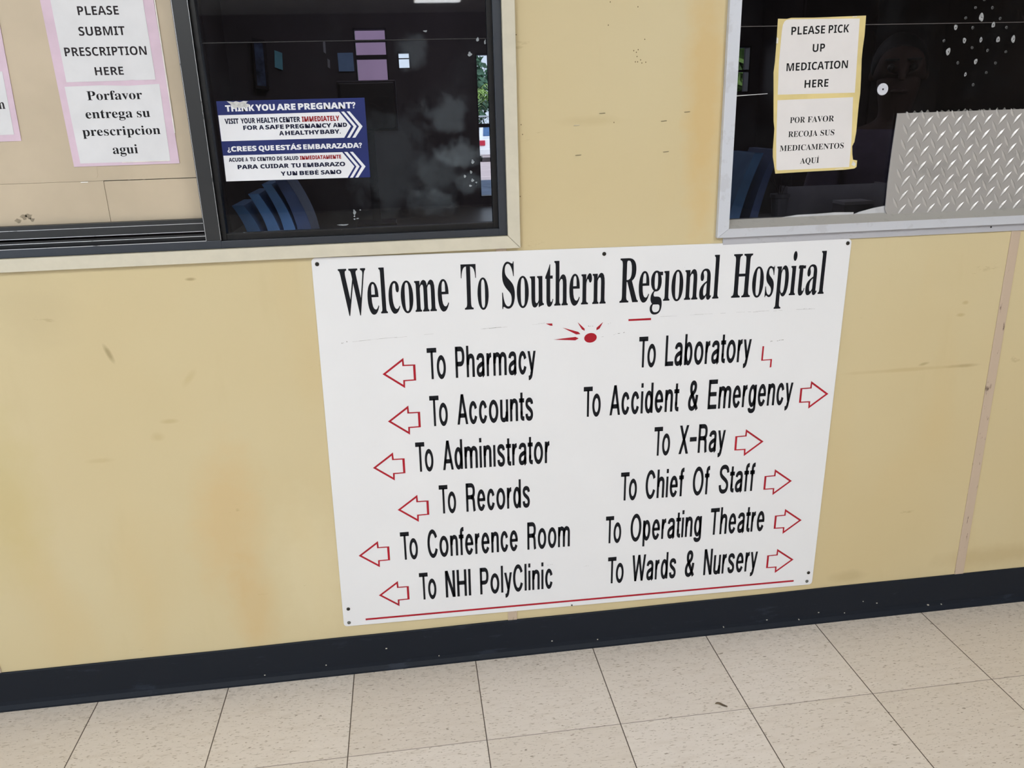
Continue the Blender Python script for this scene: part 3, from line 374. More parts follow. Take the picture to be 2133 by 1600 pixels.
def rect(x0, y0, x1, y1): return poly((x0, y0), (x1, y0), (x1, y1), (x0, y1))
def ring(cx, cy, rx, ry): return stroke(arc(cx, cy, rx, ry, 0, 360, 40)[:-1], True)

def sans(ch):
    """condensed bold grotesque drawn from strokes; returns ink shapes"""
    A = []
    if ch == 'T': A = [rect(0, 850, 320, 1000), rect(123, 0, 197, 900)]
    elif ch == 'o': A = [ring(150, 372, 113, 312)]
    elif ch == 'P': A = [rect(0, 0, 75, 1000), stroke(path((37, 925), (160, 925), (228, 925, 253, 830, 253, 685), (253, 540, 228, 442, 160, 442), (37, 442)))]
    elif ch == 'R': A = [rect(0, 0, 75, 1000), stroke(path((37, 925), (165, 925), (240, 925, 266, 850, 266, 720), (266, 580, 238, 508, 165, 508), (37, 508))),
                         stroke(path((165, 508), (232, 500, 252, 440, 256, 330), (260, 200, 262, 100, 278, 0)))]
    elif ch == 'h': A = [rect(0, 0, 73, 1015), stroke(path((45, 400), (45, 610, 95, 685, 138, 685), (195, 685, 218, 620, 218, 510), (218, 0)))]
    elif ch == 'n': A = [rect(0, 0, 73, 745), stroke(path((45, 400), (45, 610, 95, 685, 138, 685), (195, 685, 218, 620, 218, 510), (218, 0)))]
    elif ch == 'm': A = [rect(0, 0, 73, 745), stroke(path((42, 400), (42, 610, 85, 685, 123, 685), (180, 685, 213, 630, 213, 510), (213, 0))),
                         stroke(path((216, 400), (216, 610, 262, 685, 300, 685), (357, 685, 390, 630, 390, 510), (390, 0)))]
    elif ch == 'u': A = [rect(182, 0, 255, 745), stroke(path((37, 745), (37, 230), (37, 110, 60, 60, 117, 60), (165, 60, 210, 130, 210, 340)))]
    elif ch == 'r': A = [rect(0, 0, 73, 745), stroke(path((42, 380), (42, 590, 90, 685, 152, 685)))]
    elif ch in 'iı': A = [rect(0, 0, 73, 745)] + ([rect(0, 865, 73, 1015)] if ch == 'i' else [])
    elif ch == 'l': A = [rect(0, 0, 73, 1015)]
    elif ch == 'I': A = [rect(0, 0, 75, 1000)]
    elif ch == 'c': A = [stroke(arc(130, 372, 93, 312, 24, 338))]
    elif ch == 'e': A = [stroke(arc(136, 372, 99, 312, 2, 330)), poly((40, 335), (271, 335), (271, 372), (268, 445), (40, 445))]
    elif ch == 'a': A = [stroke(path((37, 545), (42, 640, 76, 685, 128, 685), (190, 685, 212, 640, 212, 540), (212, 140), (212, 70, 216, 30, 228, 0))),
                         stroke(path((212, 460), (205, 385, 37, 400, 37, 205), (37, 110, 62, 62, 104, 62), (160, 62, 212, 120, 212, 270)))]
    elif ch == 'y': A = [poly((0, 745), (76, 745), (172, 150), (104, 90)), poly((189, 745), (264, 745), (168, 10), (96, 40)),
                         stroke(path((133, 60), (122, -60, 108, -132, 34, -132)))]
    elif ch == 'A': A = [poly((0, 0), (73, 0), (207, 1000), (130, 1000)), poly((267, 0), (340, 0), (210, 1000), (133, 1000)), rect(70, 222, 270, 368)]
    elif ch == 't': A = [rect(41, 200, 114, 940), rect(0, 610, 164, 750), stroke(path((77, 320), (77, 170), (77, 85, 100, 70, 164, 70)))]
    elif ch == 'f': A = [rect(45, 0, 118, 760), stroke(path((82, 560), (82, 800), (82, 910, 105, 945, 168, 945))), rect(0, 610, 162, 750)]
    elif ch == 's': A = [stroke(path((207, 545), (205, 640, 175, 687, 122, 687), (66, 687, 38, 640, 38, 560), (38, 400, 206, 390, 206, 205), (206, 105, 175, 58, 122, 58), (66, 58, 37, 105, 36, 225)))]
    elif ch == 'S': A = [stroke(path((294, 730), (292, 880, 240, 945, 166, 945), (86, 945, 40, 880, 40, 760), (40, 540, 292, 510, 292, 270), (292, 125, 240, 55, 166, 55), (84, 55, 38, 120, 36, 300)))]
    elif ch == 'd': A = [rect(189, 0, 262, 1015), ring(126, 372, 89, 312)]
    elif ch == 'b': A = [rect(0, 0, 73, 1015), ring(136, 372, 89, 312)]
    elif ch == 'p': A = [rect(0, -225, 73, 745), ring(136, 372, 89, 312)]
    elif ch == 'g': A = [rect(189, 60, 262, 745), ring(126, 372, 89, 312), stroke(path((225, 200), (225, -20), (225, -110, 190, -150, 128, -150), (72, -150, 40, -115, 38, -40)))]
    elif ch == 'C': A = [stroke(arc(172, 500, 136, 445, 29, 335))]
    elif ch == 'O': A = [ring(188, 500, 150, 445)]
    elif ch == 'N': A = [rect(0, 0, 75, 1000), rect(230, 0, 305, 1000), poly((0, 1000), (88, 1000), (305, 0), (217, 0))]
    elif ch == 'H': A = [rect(0, 0, 75, 1000), rect(230, 0, 305, 1000), rect(40, 435, 260, 580)]
    elif ch == 'L': A = [rect(0, 0, 75, 1000), rect(40, 0, 272, 150)]
    elif ch == 'E': A = [rect(0, 0, 75, 1000), rect(40, 0, 302, 150), rect(40, 435, 282, 580), rect(40, 850, 302, 1000)]
    elif ch == 'X': A = [poly((0, 0), (86, 0), (322, 1000), (240, 1000)), poly((244, 0), (330, 0), (88, 1000), (5, 1000))]
    elif ch == '-': A = [rect(0, 415, 235, 570)]
    elif ch == 'W': A = [poly((0, 1000), (78, 1000), (170, 0), (96, 0)), poly((96, 0), (170, 0), (290, 1000), (213, 1000)), poly((213, 1000), (290, 1000), (407, 0), (333, 0)), poly((333, 0), (407, 0), (503, 1000), (425, 1000))]
    elif ch == '&': A = [stroke(path((283, 15), (100, 590), (64, 720, 70, 935, 148, 935), (226, 935, 232, 740, 188, 650), (150, 565, 37, 470, 37, 250), (37, 110, 80, 58, 132, 58), (200, 58, 258, 230, 266, 520)))]
    return A
TIGHT = set('AytfXLW')

def shapes_word(face, text):
    out = []; x = 0.0; prev = None
    for ch in text:
        if face == 'H':
            S = sans(ch)
            xs = [q[0] for s in S for q in (s[1] if s[0] == 'P' else s[1] + s[2])]
            if prev is not None:
                g = 58
                if prev == 'T' and ch in 'oheartuy': g = -8 if ch == 'o' else 45
                elif prev in TIGHT or ch in TIGHT: g = 36
                x += g
            dx = x - min(xs)
            mv = lambda l: [(a + dx, b) for a, b in l]
            out += [(s[0], mv(s[1])) if s[0] == 'P' else (s[0], mv(s[1]), mv(s[2]), s[3]) for s in S]
            x += max(xs) - min(xs); prev = ch
        else:
            adv, loops = GL[face].get(ch, (None, None))
            if adv is None:
                if ch == '.': adv, loops = 330, [[(70, 0), (260, 0), (260, 190), (70, 190)]]
                elif ch in '?¿':
                    sh = [stroke(path((90, 690), (100, 880, 180, 905, 290, 905), (400, 905, 470, 850, 470, 750), (470, 600, 270, 590, 270, 300)), False, 190, 190), rect(175, 0, 365, 190)]
                    if ch == '¿':
                        fl = lambda l: [(560 - a, 800 - b) for a, b in l]
                        sh = [(s[0], fl(s[1])) if s[0] == 'P' else (s[0], fl(s[1]), fl(s[2]), s[3]) for s in sh]
                    mv = lambda l: [(a + x, b) for a, b in l]
                    out += [(s[0], mv(s[1])) if s[0] == 'P' else (s[0], mv(s[1]), mv(s[2]), s[3]) for s in sh]
                    x += 570; continue
            out.append(('L', [[(a + x, b) for a, b in l] for l in loops]))
            if ch in 'ÁÉÍ':
                w = adv / 2 + x; d = 1.5 if face == 'K' else 1.0
                out.append(poly((w - 60 * d, 1060), (w + 20 * d, 1060), (w + 150 * d, 1260), (w + 10 * d, 1260)))
            x += adv
    return out

def clip_top(lp, top):
    out = []
    for i in range(len(lp)):
        (xa, ya), (xb, yb) = lp[i - 1], lp[i]
        if (ya <= top) != (yb <= top): t = (top - ya) / (yb - ya); out.append((xa + (xb - xa) * t, top))
        if yb <= top: out.append((xb, yb))
    return out

def lettering(line, y, mat, parent, words=None, tear=False, ang=None, name='lettering', half=None):
    face, mx, mz, a, h, W = line
    if ang is not None: a = ang
    d = (math.cos(a), math.sin(a)); nrm = (-d[1], d[0]); mb = MB()
    for wi, (text, l, r) in enumerate(W):
        if words is not None and wi not in words: continue
        S = shapes_word(face, text)
        pts = [q for s in S for q in (s[1] if s[0] == 'P' else (s[1] + s[2] if s[0] == 'S' else [p for lp in s[1] for p in lp]))]
        x0, x1 = min(q[0] for q in pts), max(q[0] for q in pts); k = (r - l) / (x1 - x0); kz = h / 1000
        nt = text.index('t') if tear and text == 'Hospital' else -1
        def T(q):
            u = l + (q[0] - x0) * k; v = q[1] * kz
            return (mx + d[0] * u + nrm[0] * v, mz + d[1] * u + nrm[1] * v)
        li = -1
        for s in S:
            if s[0] == 'P': mb.add([(p_[0], y, p_[1]) for p_ in map(T, s[1])], [tuple(t_) for t_ in tess([s[1]])])
            elif s[0] == 'S': mb.quads([T(q) for q in s[1]], [T(q) for q in s[2]], y, s[3])
            else:
                li += 1
                lp = [clip_top(q, 690) for q in s[1]] if li == nt else s[1]
                tri = tess(lp); mb.add([(p_[0], y, p_[1]) for p_ in (T(q) for q_ in lp for q in q_)], [tuple(t_) for t_ in tri])
    o = mb.build(name, mat, parent, fix=False)
    me = o.data
    bm = bmesh.new(); bm.from_mesh(me)
    for f in bm.faces:
        f.normal_update()
        if f.normal.y > 0: f.normal_flip()
    bm.to_mesh(me); bm.free()
    return o

# ------------------------------------------------------------------ materials
def wall_material():
    t = NT('painted_yellow_wall')
    base = t.mix(t.ramp(t.noise(1.1, 3), 0.3, 0.7), lin((206, 192, 155)), lin((202, 184, 143)))
    base = t.mix(t.ramp(t.noise(2.6, 2, 0.5, t.mapped((1.6, 1, 0.5), (3.1, 0, 1.2))), 0.56, 0.78, 0, 0.4), base, lin((202, 176, 126)))
    base = t.mix(t.ramp(t.noise(14, 5, 0.6, t.mapped((1, 1, 0.25), (0, 0, 4))), 0.6, 0.8, 0, 0.25), base, lin((190, 172, 130)))
    sep = t.n('ShaderNodeSeparateXYZ'); t.l(t.co(), sep.inputs[0]); X, Z = sep.outputs[0], sep.outputs[2]
    nzw = t.math('MULTIPLY', t.math('SUBTRACT', t.noise(22, 4), 0.5), 0.9)
    # stains and rubs with a place and a shape of their own: (x, z, half width, half height, slant, strength, colour)
    for sx, sz, w, h, sl, k, c in STAINS:
        dx = t.math('SUBTRACT', X, sx); dz = t.math('SUBTRACT', Z, sz)
        u = t.math('DIVIDE', t.math('SUBTRACT', dx, t.math('MULTIPLY', dz, sl)), w); v = t.math('DIVIDE', dz, h)
        r = t.math('ADD', t.math('SQRT', t.math('ADD', t.math('MULTIPLY', u, u), t.math('MULTIPLY', v, v))), nzw)
        base = t.mix(t.ramp(r, 1.1, 0.35, 0, k), base, lin(c))
    # scattered short rub marks
    m = t.ramp(t.noise(9, 5, 0.7, t.mapped((0.7, 1, 2.4), (7, 0, 2))), 0.665, 0.71, 0, 0.3)
    base = t.mix(m, base, lin((150, 128, 88)))
    t.color(base); t.b.inputs['Roughness'].default_value = 0.45; t.b.inputs['Specular IOR Level'].default_value = 0.3
    t.bump(t.noise(60, 3), 0.05)
    return t.m
STAINS = [(-0.319, 0.862, 0.007, 0.022, -0.33, 0.6, (140, 122, 84)), (-0.13, 0.45, 0.09, 0.22, 0.1, 0.42, (206, 174, 124)),
          (-0.10, 0.22, 0.06, 0.16, 0.0, 0.4, (202, 170, 120)), (-0.60, 0.55, 0.10, 0.25, 0.0, 0.35, (192, 176, 120)),
          (-0.22, 0.70, 0.02, 0.006, 0.0, 0.35, (170, 148, 98)), (-0.165, 0.795, 0.012, 0.02, 0.7, 0.3, (178, 158, 108)),
          (-0.25, 0.665, 0.016, 0.012, 0.0, 0.3, (176, 154, 104)), (-0.38, 0.62, 0.03, 0.006, 0.0, 0.22, (170, 148, 98)),
          (0.04, 0.30, 0.10, 0.22, 0, 0.4, (218, 206, 170)), (0.965, 1.35, 0.05, 0.35, 0.0, 0.55, (206, 172, 112)),
          (1.5, 0.70, 0.16, 0.006, 0.06, 0.35, (176, 152, 106)), (1.66, 0.70, 0.05, 0.006, 0.0, 0.5, (150, 124, 84)), (1.74, 0.6, 0.012, 0.09, 0.0, 0.4, (160, 136, 96)),
          (1.555, 0.712, 0.012, 0.005, 1.5, 0.5, (150, 130, 92)), (1.64, 0.86, 0.010, 0.006, 0, 0.35, (158, 130, 76)), (1.632, 0.83, 0.012, 0.005, 0, 0.35, (158, 130, 76)),
          (0.72, 1.30, 0.08, 0.012, 0, 0.25, (176, 156, 112)), (1.42, 0.13, 0.06, 0.02, 0, 0.25, (150, 130, 92)), (1.85, 0.15, 0.2, 0.035, 0, 0.35, (170, 148, 106)),
          (-0.45, 0.96, 0.10, 0.09, 0, 0.35, (190, 174, 138)), (-0.13, 1.01, 0.012, 0.004, 0, 0.6, (140, 118, 80))]

def floor_material():
    t = NT('vinyl_floor_tiles'); T_ = 0.3048
    sep = t.n('ShaderNodeSeparateXYZ'); t.l(t.co(), sep.inputs[0])
    u = t.math('DIVIDE', t.math('ADD', sep.outputs[0], 0.4917), T_); v = t.math('DIVIDE', t.math('ADD', sep.outputs[1], 0.2886), T_)
    fu, fv = t.math('FLOOR', u), t.math('FLOOR', v)
    cell = t.n('ShaderNodeCombineXYZ'); t.l(fu, cell.inputs[0]); t.l(fv, cell.inputs[1])
    wn = t.n('ShaderNodeTexWhiteNoise', noise_dimensions='2D'); t.l(cell.outputs[0], wn.inputs['Vector'])
    def edge(a, w):
        f = t.math('FRACT', a); m = t.math('MINIMUM', f, t.math('SUBTRACT', 1.0, f)); return t.ramp(m, w, w * 0.45)
    joint = t.math('MAXIMUM', edge(u, 0.0052), t.math('MULTIPLY', edge(v, 0.0036), 0.8))
    off = t.n('ShaderNodeVectorMath', operation='SCALE'); t.l(cell.outputs[0], off.inputs[0]); off.inputs['Scale'].default_value = 3.17
    pos = t.n('ShaderNodeVectorMath', operation='ADD'); t.l(t.co(), pos.inputs[0]); t.l(off.outputs[0], pos.inputs[1])
    def mp(sc, rot=0.0):
        m = t.n('ShaderNodeMapping'); t.l(pos.outputs[0], m.inputs['Vector']); m.inputs['Scale'].default_value = sc; m.inputs['Rotation'].default_value = (0, 0, rot); return m.outputs[0]
    base = t.mix(t.ramp(wn.outputs['Value'], 0, 1), lin((207, 196, 184)), lin((214, 204, 194)))
    base = t.mix(t.ramp(t.noise(1, 4, 0.6, mp((14, 60, 1), 0.12)), 0.5, 0.75, 0, 0.35), base, lin((188, 174, 158)))
    base = t.mix(t.ramp(t.noise(1, 4, 0.6, mp((20, 70, 1), -0.1)), 0.58, 0.8, 0, 0.5), base, lin((226, 218, 208)))
    base = t.mix(t.ramp(t.noise(1, 2, 0.5, mp((60, 240, 1), 0.2)), 0.62, 0.68, 0, 0.75), base, lin((160, 147, 132)))
    base = t.mix(t.ramp(t.noise(1, 2, 0.5, mp((95, 260, 1), -0.35)), 0.645, 0.70, 0, 0.85), base, lin((146, 132, 114)))
    base = t.mix(t.ramp(t.noise(1, 2, 0.5, mp((45, 130, 1), 0.5)), 0.69, 0.74, 0, 0.8), base, lin((124, 111, 96)))
    # brown blotches, stronger towards the skirting
    gr = t.math('MULTIPLY', t.ramp(sep.outputs[1], -0.10, -0.012), t.ramp(t.noise(55, 5, 0.65), 0.5, 0.75))
    base = t.mix(t.math('MULTIPLY', gr, 0.55), base, lin((122, 108, 94)))
    base = t.mix(joint, base, lin((74, 62, 52)))
    t.color(base); t.b.inputs['Roughness'].default_value = 0.38; t.b.inputs['Specular IOR Level'].default_value = 0.35
    t.bump(t.math('SUBTRACT', 1.0, joint), 0.25, 0.001)
    return t.m

def glass_material(name, smear=None, refl=1.0, tint=(0.80, 0.82, 0.86)):
    t = NT(name); t.t.nodes.remove(t.b)
    tr = t.n('ShaderNodeBsdfTransparent'); tr.inputs[0].default_value = tuple(tint) + (1,)
    gl = t.n('ShaderNodeBsdfGlossy'); gl.inputs['Roughness'].default_value = 0.015; gl.inputs[0].default_value = (1, 1, 1, 1)
    fr = t.n('ShaderNodeFresnel'); fr.inputs['IOR'].default_value = 1.38
    m1 = t.n('ShaderNodeMixShader'); t.l(t.math('MULTIPLY', fr.outputs[0], refl), m1.inputs[0]); t.l(tr.outputs[0], m1.inputs[1]); t.l(gl.outputs[0], m1.inputs[2])
    df = t.n('ShaderNodeBsdfDiffuse'); df.inputs[0].default_value = lin((190, 205, 215))
    fac = t.ramp(t.noise(5, 6, 0.7), 0.5, 0.8, 0.0, 0.012)
    if smear:
        sep = t.n('ShaderNodeSeparateXYZ'); t.l(t.co(), sep.inputs[0])
        wob = t.math('MULTIPLY', t.math('SUBTRACT', t.noise(30, 4, 0.6), 0.5), 2.2)
        for sx, sz, w, h, k in smear:
            u = t.math('DIVIDE', t.math('SUBTRACT', sep.outputs[0], sx), w); v = t.math('DIVIDE', t.math('SUBTRACT', sep.outputs[2], sz), h)
            r = t.math('SQRT', t.math('ADD', t.math('MULTIPLY', u, u), t.math('MULTIPLY', v, v)))
            r = t.math('ADD', r, wob)
            fac = t.math('ADD', fac, t.ramp(r, 1.15, 0.6, 0, k))
    m2 = t.n('ShaderNodeMixShader'); t.l(fac, m2.inputs[0]); t.l(m1.outputs[0], m2.inputs[1]); t.l(df.outputs[0], m2.inputs[2])
    t.l(m2.outputs[0], t.out.inputs['Surface'])
    return t.m

def worn_metal(name, rgb, worn, scale=40, thr=0.6, rough=0.4, metal=0.6, stretch=(1, 1, 1), spec=0.5):
    t = NT(name); f = t.ramp(t.noise(scale, 5, 0.7, t.mapped(stretch)), thr, thr + 0.06)
    t.color(t.mix(f, lin(rgb), lin(worn))); t.b.inputs['Roughness'].default_value = rough; t.b.inputs['Metallic'].default_value = metal; t.b.inputs['Specular IOR Level'].default_value = spec
    return t.m

M = {}
M['wall'] = wall_material(); M['floor'] = floor_material()
M['sign'] = plain('white_sign_board', (228, 228, 231), 0.32, 0, 0.01, 6, 0.4)
M['black_vinyl'] = plain('black_vinyl_lettering', (18, 20, 27), 0.5, 0, 0.1, 20, 0.2)
M['red_vinyl'] = plain('red_vinyl', (174, 24, 42), 0.5, 0, 0.1, 15, 0.25)
M['worn'] = plain('worn_ink', (158, 155, 152), 0.6, 0, 0.3, 200)
M['screw'] = plain('dull_screw_steel', (62, 58, 52), 0.5, 0.5, 0.3, 300)
M['screw_light'] = plain('pale_screw_steel', (120, 122, 118), 0.5, 0.5, 0.3, 300)
M['casing'] = plain('beige_painted_casing', (207, 200, 182), 0.5, 0, 0.03, 40)
M['mullion'] = worn_metal('dim_reflection_bronze', (42, 43, 45), (100, 102, 106), 60, 0.74, 0.4, 0.2, (1, 1, 0.3))  # darker copy of the bronze; weaker reflection put into its colour
M['bronze'] = worn_metal('dark_bronze_aluminium', (58, 62, 70), (120, 122, 126), 60, 0.74, 0.36, 0.35, (1, 1, 0.3))
M['bronze_dark'] = plain('black_track_metal', (22, 22, 25), 0.4, 0.3, 0.2, 60)
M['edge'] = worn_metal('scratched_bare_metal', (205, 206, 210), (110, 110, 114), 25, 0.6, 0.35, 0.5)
M['grit'] = worn_metal('gritty_black_metal', (24, 23, 25), (170, 168, 166), 130, 0.69, 0.5, 0.1)
M['alu'] = worn_metal('brushed_aluminium', (200, 203, 212), (192, 194, 202), 22, 0.55, 0.42, 0.12)
M['alu_inner'] = worn_metal('dull_aluminium', (170, 167, 162), (163, 160, 155), 30, 0.55, 0.5, 0.15)
M['alu_strip'] = worn_metal('stained_aluminium_strip', (180, 180, 187), (158, 157, 160), 26, 0.6, 0.5, 0.1, (0.5, 1, 3))
M['board'] = plain('tan_painted_board', (196, 180, 156), 0.5, 0, 0.05, 8)
M['board_dark'] = plain('tan_board_edge', (120, 104, 84), 0.7, 0, 0.1, 50)
M['batten'] = worn_metal('pinkish_beige_batten', (190, 170, 150), (104, 84, 72), 28, 0.60, 0.6, 0.0, (3, 1, 0.6))
M['base'] = worn_metal('navy_black_vinyl_skirting', (24, 29, 38), (36, 42, 53), 14, 0.6, 0.5, 0.0, (0.5, 1, 2), 0.2)
M['pink'] = plain('pink_card', (214, 190, 207), 0.6, 0, 0.04, 25)
M['paper'] = plain('white_paper', (218, 218, 222), 0.55, 0, 0.03, 18)
M['ink'] = plain('printer_ink', (40, 33, 38), 0.6, 0, 0.2, 60, 0.2)
M['ink_black'] = plain('black_printer_ink', (18, 16, 20), 0.6, 0, 0.1, 60, 0.2)
M['yellow'] = plain('pale_yellow_card', (226, 206, 142), 0.6, 0, 0.08, 14)
M['paper_warm'] = plain('white_paper_on_card', (226, 222, 222), 0.5, 0, 0.02, 18)
M['tape'] = plain('clear_tape_glint', (240, 236, 230), 0.15, 0, 0.1, 50)  # glints on clear tape, put into an opaque pale colour
M['navy'] = plain('navy_sticker_print', (38, 48, 106), 0.5, 0, 0.08, 10, 0.2)
M['sticker_white'] = plain('white_sticker_print', (228, 229, 235), 0.35, 0, 0.02, 10)
M['sticker_ink'] = plain('navy_print', (18, 22, 54), 0.5, 0, 0.1, 30, 0.2)
M['sticker_red'] = plain('dark_red_print', (150, 22, 30), 0.5, 0, 0.1, 30, 0.2)
M['torn'] = plain('torn_paper_fibre', (206, 206, 206), 0.9, 0, 0.15, 180)
M['plate'] = worn_metal('aluminium_tread_plate', (182, 179, 177), (172, 169, 167), 8, 0.55, 0.36, 0.35)
M['washer'] = plain('zinc_washer', (214, 216, 226), 0.5, 0.2, 0.05, 200)
M['hole'] = plain('frosted_drilled_edge', (176, 177, 180), 0.35, 0, 0.25, 400); M['hole_dim'] = plain('dull_drilled_edge', (92, 92, 94), 0.4, 0, 0.3, 400)
M['hole_dark'] = plain('hole_shadowed_bore', (40, 40, 44), 0.6, 0, 0.2, 300)
M['steel_wire'] = plain('staple_wire', (132, 122, 104), 0.4, 0.5, 0.2, 100)
M['wire_pale'] = plain('pale_staple_wire', (226, 220, 206), 0.4, 0.3, 0.1, 100)
M['leaf_dry'] = plain('dry_leaf', (112, 96, 76), 0.8, 0, 0.25, 120)
M['putty'] = plain('pale_sealant', (196, 196, 200), 0.6, 0, 0.08, 40)

# ------------------------------------------------------------------ setting: hall
WX0, WX1, WZ = -4.0, 5.0, 2.75
LW = (-1.2, 0.537, 1.070, 2.08)       # opening of the left service window: x0, x1, z0, z1
RW = (1.027, 2.5, 1.062, 2.08)        # opening of the right service window
w = MB()
w.box(WX0, LW[0], 0, 0.12, 0, WZ).box(LW[1], RW[0], 0, 0.12, 0, WZ).box(RW[1], WX1, 0, 0.12, 0, WZ)
for o_ in (LW, RW):
    w.box(o_[0], o_[1], 0, 0.12, 0, o_[2]).box(o_[0], o_[1], 0, 0.12, o_[3], WZ)
wall_o = struct(w.build('wall_front', M['wall'], fix=False))
struct(MB().box(WX0, WX1, -11.0, 0.0, -0.05, 0.0).build('floor', M['floor']))
M['ceil'] = plain('ceiling_paint', (226, 224, 218), 0.8, 0, 0.03, 3)
M['hall_far'] = plain('hall_far_wall_paint', (112, 100, 92), 0.8, 0, 0.1, 2)
struct(MB().box(WX0, WX1, -11.0, 0.12, WZ, WZ + 0.1).build('ceiling', M['ceil']))
struct(MB().box(WX0, WX1, -11.12, -11.0, 0, WZ).build('wall_far', M['hall_far']))
struct(MB().box(WX1, WX1 + .12, -11.12, 0.12, 0, WZ).build('wall_side_added', M['hall_far']))  # unseen end wall, added so the right glass mirrors no daylight

# skirting: cove profile swept along the wall
prof = [(0.0, 0.1035), (-0.0028, 0.1035), (-0.0040, 0.1010), (-0.0042, 0.024), (-0.0058, 0.014), (-0.0110, 0.0045), (-0.0115, 0.0), (0.0, 0.0)]
bb = MB(); nseg = 90
for i in range(nseg + 1):
    x = WX0 + (WX1 - WX0) * i / nseg; wv = 0.0006 * math.sin(x * 5.1) + 0.0005 * math.sin(x * 13.7 + 1)
    bb.v += [(x, y - 0.0005, z + (wv if z > 0.05 else 0)) for y, z in prof]
np_ = len(prof)
bb.f += [(i * np_ + k, i * np_ + (k + 1) % np_, (i + 1) * np_ + (k + 1) % np_, (i + 1) * np_ + k) for i in range(nseg) for k in range(np_)]
base_o = struct(bb.build('baseboard_front', M['base']))
# specks of plaster caught on the skirting
sp = MB()
for x, z in [(-0.1, .02), (0.05, .03), (0.2, .06), (0.33, .022), (0.62, .03), (0.74, .02), (1.08, .018), (1.20, .024), (1.29, .016), (1.345, .03), (1.42, .02), (1.47, .05), (1.51, .04), (1.66, .018), (1.70, .016)]:
    sp.box(x, x + random.uniform(.002, .005), -0.0062 - (0.003 if z < .02 else 0), -0.004, z, z + .0018)
sp.build('paint_speck', M['wire_pale'], base_o)

# battens over the panel joints (the middle one runs behind the sign)
def batten(name, x0, x1, z1, lean=0.0):
    struct(MB().prism([(x0 + lean * 0.5, 0.1032), (x1 + lean, 0.1032), (x1, z1), (x0, z1)], -0.0024, 0.0).build(name, M['batten'], bevel=0.0008))
batten('trim_1', -0.716, -0.6925, 1.044)
batten('trim_2', 0.5105, 0.5335, 1.0425)
batten('trim_3', 1.7285, 1.7520, 1.0285, 0.004)

# ------------------------------------------------------------------ left service window
win = struct(empty('window_1', (LW[0], 0, LW[2])))
def mitred(parent, mat, x0, x1, z0, z1, wd, y0, y1, name, gap=0.0004):
    """four mitred lengths round an opening"""
    a, b, c, d = x0 - wd, x1 + wd, z0 - wd, z1 + wd; m = MB()
    for q in ([(a + gap, c), (b - gap, c), (x1 - gap, z0), (x0 + gap, z0)], [(b, c + gap), (b, d - gap), (x1, z1 - gap), (x1, z0 + gap)],
              [(b - gap, d), (a + gap, d), (x0 + gap, z1), (x1 - gap, z1)], [(a, d - gap), (a, c + gap), (x0, z0 + gap), (x0, z1 - gap)]):
        m.prism(q, y0, y1)
    return m.build(name, mat, parent, bevel=0.0008)
mitred(win, M['casing'], *LW, 0.0263, -0.011, -0.0002, 'casing')
fr = MB()
fr.box(0.5195, 0.5365, -0.001, 0.06, 1.0705, 2.0795)                   # right jamb
fr.box(-1.1995, 0.5195, -0.001, 0.06, 2.06, 2.0795)                    # head
fr.box(-1.1995, -1.18, -0.001, 0.06, 1.0705, 2.06)                     # left jamb
fr.box(-0.058, 0.5195, -0.001, 0.06, 1.0705, 1.0855)                   # sill under the fixed pane
fr.box(-1.18, -0.058, -0.001, 0.003, 1.0705, 1.0870)                   # front lip of the track
fr.box(-1.18, -0.058, 0.003, 0.06, 1.0705, 1.0760)                     # track bed
fr.build('frame', M['bronze'], win, bevel=0.0006)
MB().box(-0.0865, -0.058, -0.002, 0.055, 1.0875, 2.06).build('mullion', M['mullion'], win, bevel=0.0006)
bd = MB()                                                              # glazing bead of the fixed pane
bd.box(0.5085, 0.5195, 0.010, 0.030, 1.0855, 2.06).box(-0.058, -0.0475, 0.008, 0.030, 1.0855, 2.06).box(-0.0475, 0.5085, 0.010, 0.030, 1.0855, 1.0985).box(-0.0475, 0.5085, 0.010, 0.030, 2.045, 2.06)
bd.build('glazing_bead', M['bronze_dark'], win, bevel=0.0005)
MB().box(-0.0470, 0.5080, 0.0095, 0.0105, 1.0962, 1.0984).build('grime_line', M['grit'], win)
tr_ = MB().box(-1.18, -0.0865, 0.0105, 0.0135, 1.0760, 1.0955)
tr_.build('track_rib', M['bronze_dark'], win)
MB().box(-1.18, -0.0865, 0.0135, 0.022, 1.0760, 1.1000).build('track_rib', M['grit'], win)
sa = MB().box(-1.18, -0.0935, 0.022, 0.048, 1.1045, 1.1300).box(-0.0935, -0.0868, 0.020, 0.048, 1.0950, 2.06)
sa.build('sash', M['mullion'], win, bevel=0.0005)
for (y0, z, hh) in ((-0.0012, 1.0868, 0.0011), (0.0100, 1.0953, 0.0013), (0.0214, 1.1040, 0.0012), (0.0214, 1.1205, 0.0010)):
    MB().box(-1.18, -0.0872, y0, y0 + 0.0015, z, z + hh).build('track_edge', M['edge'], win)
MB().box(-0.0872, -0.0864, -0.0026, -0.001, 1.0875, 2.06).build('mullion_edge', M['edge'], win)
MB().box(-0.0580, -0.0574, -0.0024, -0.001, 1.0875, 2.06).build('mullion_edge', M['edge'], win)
M['glass_left'] = glass_material('smeared_window_glass', [(0.42, 1.315, 0.045, 0.035, 0.05), (0.445, 1.245, 0.05, 0.03, 0.075), (0.40, 1.20, 0.05, 0.05, 0.03), (0.30, 1.23, 0.10, 0.10, 0.02), (0.36, 1.44, 0.03, 0.03, 0.04), (0.46, 1.18, 0.03, 0.02, 0.05), (0.38, 1.145, 0.05, 0.03, 0.03)])
MB().box(-0.0475, 0.5085, 0.0190, 0.0230, 1.0985, 1.4635).build('pane', M['glass_left'], win)
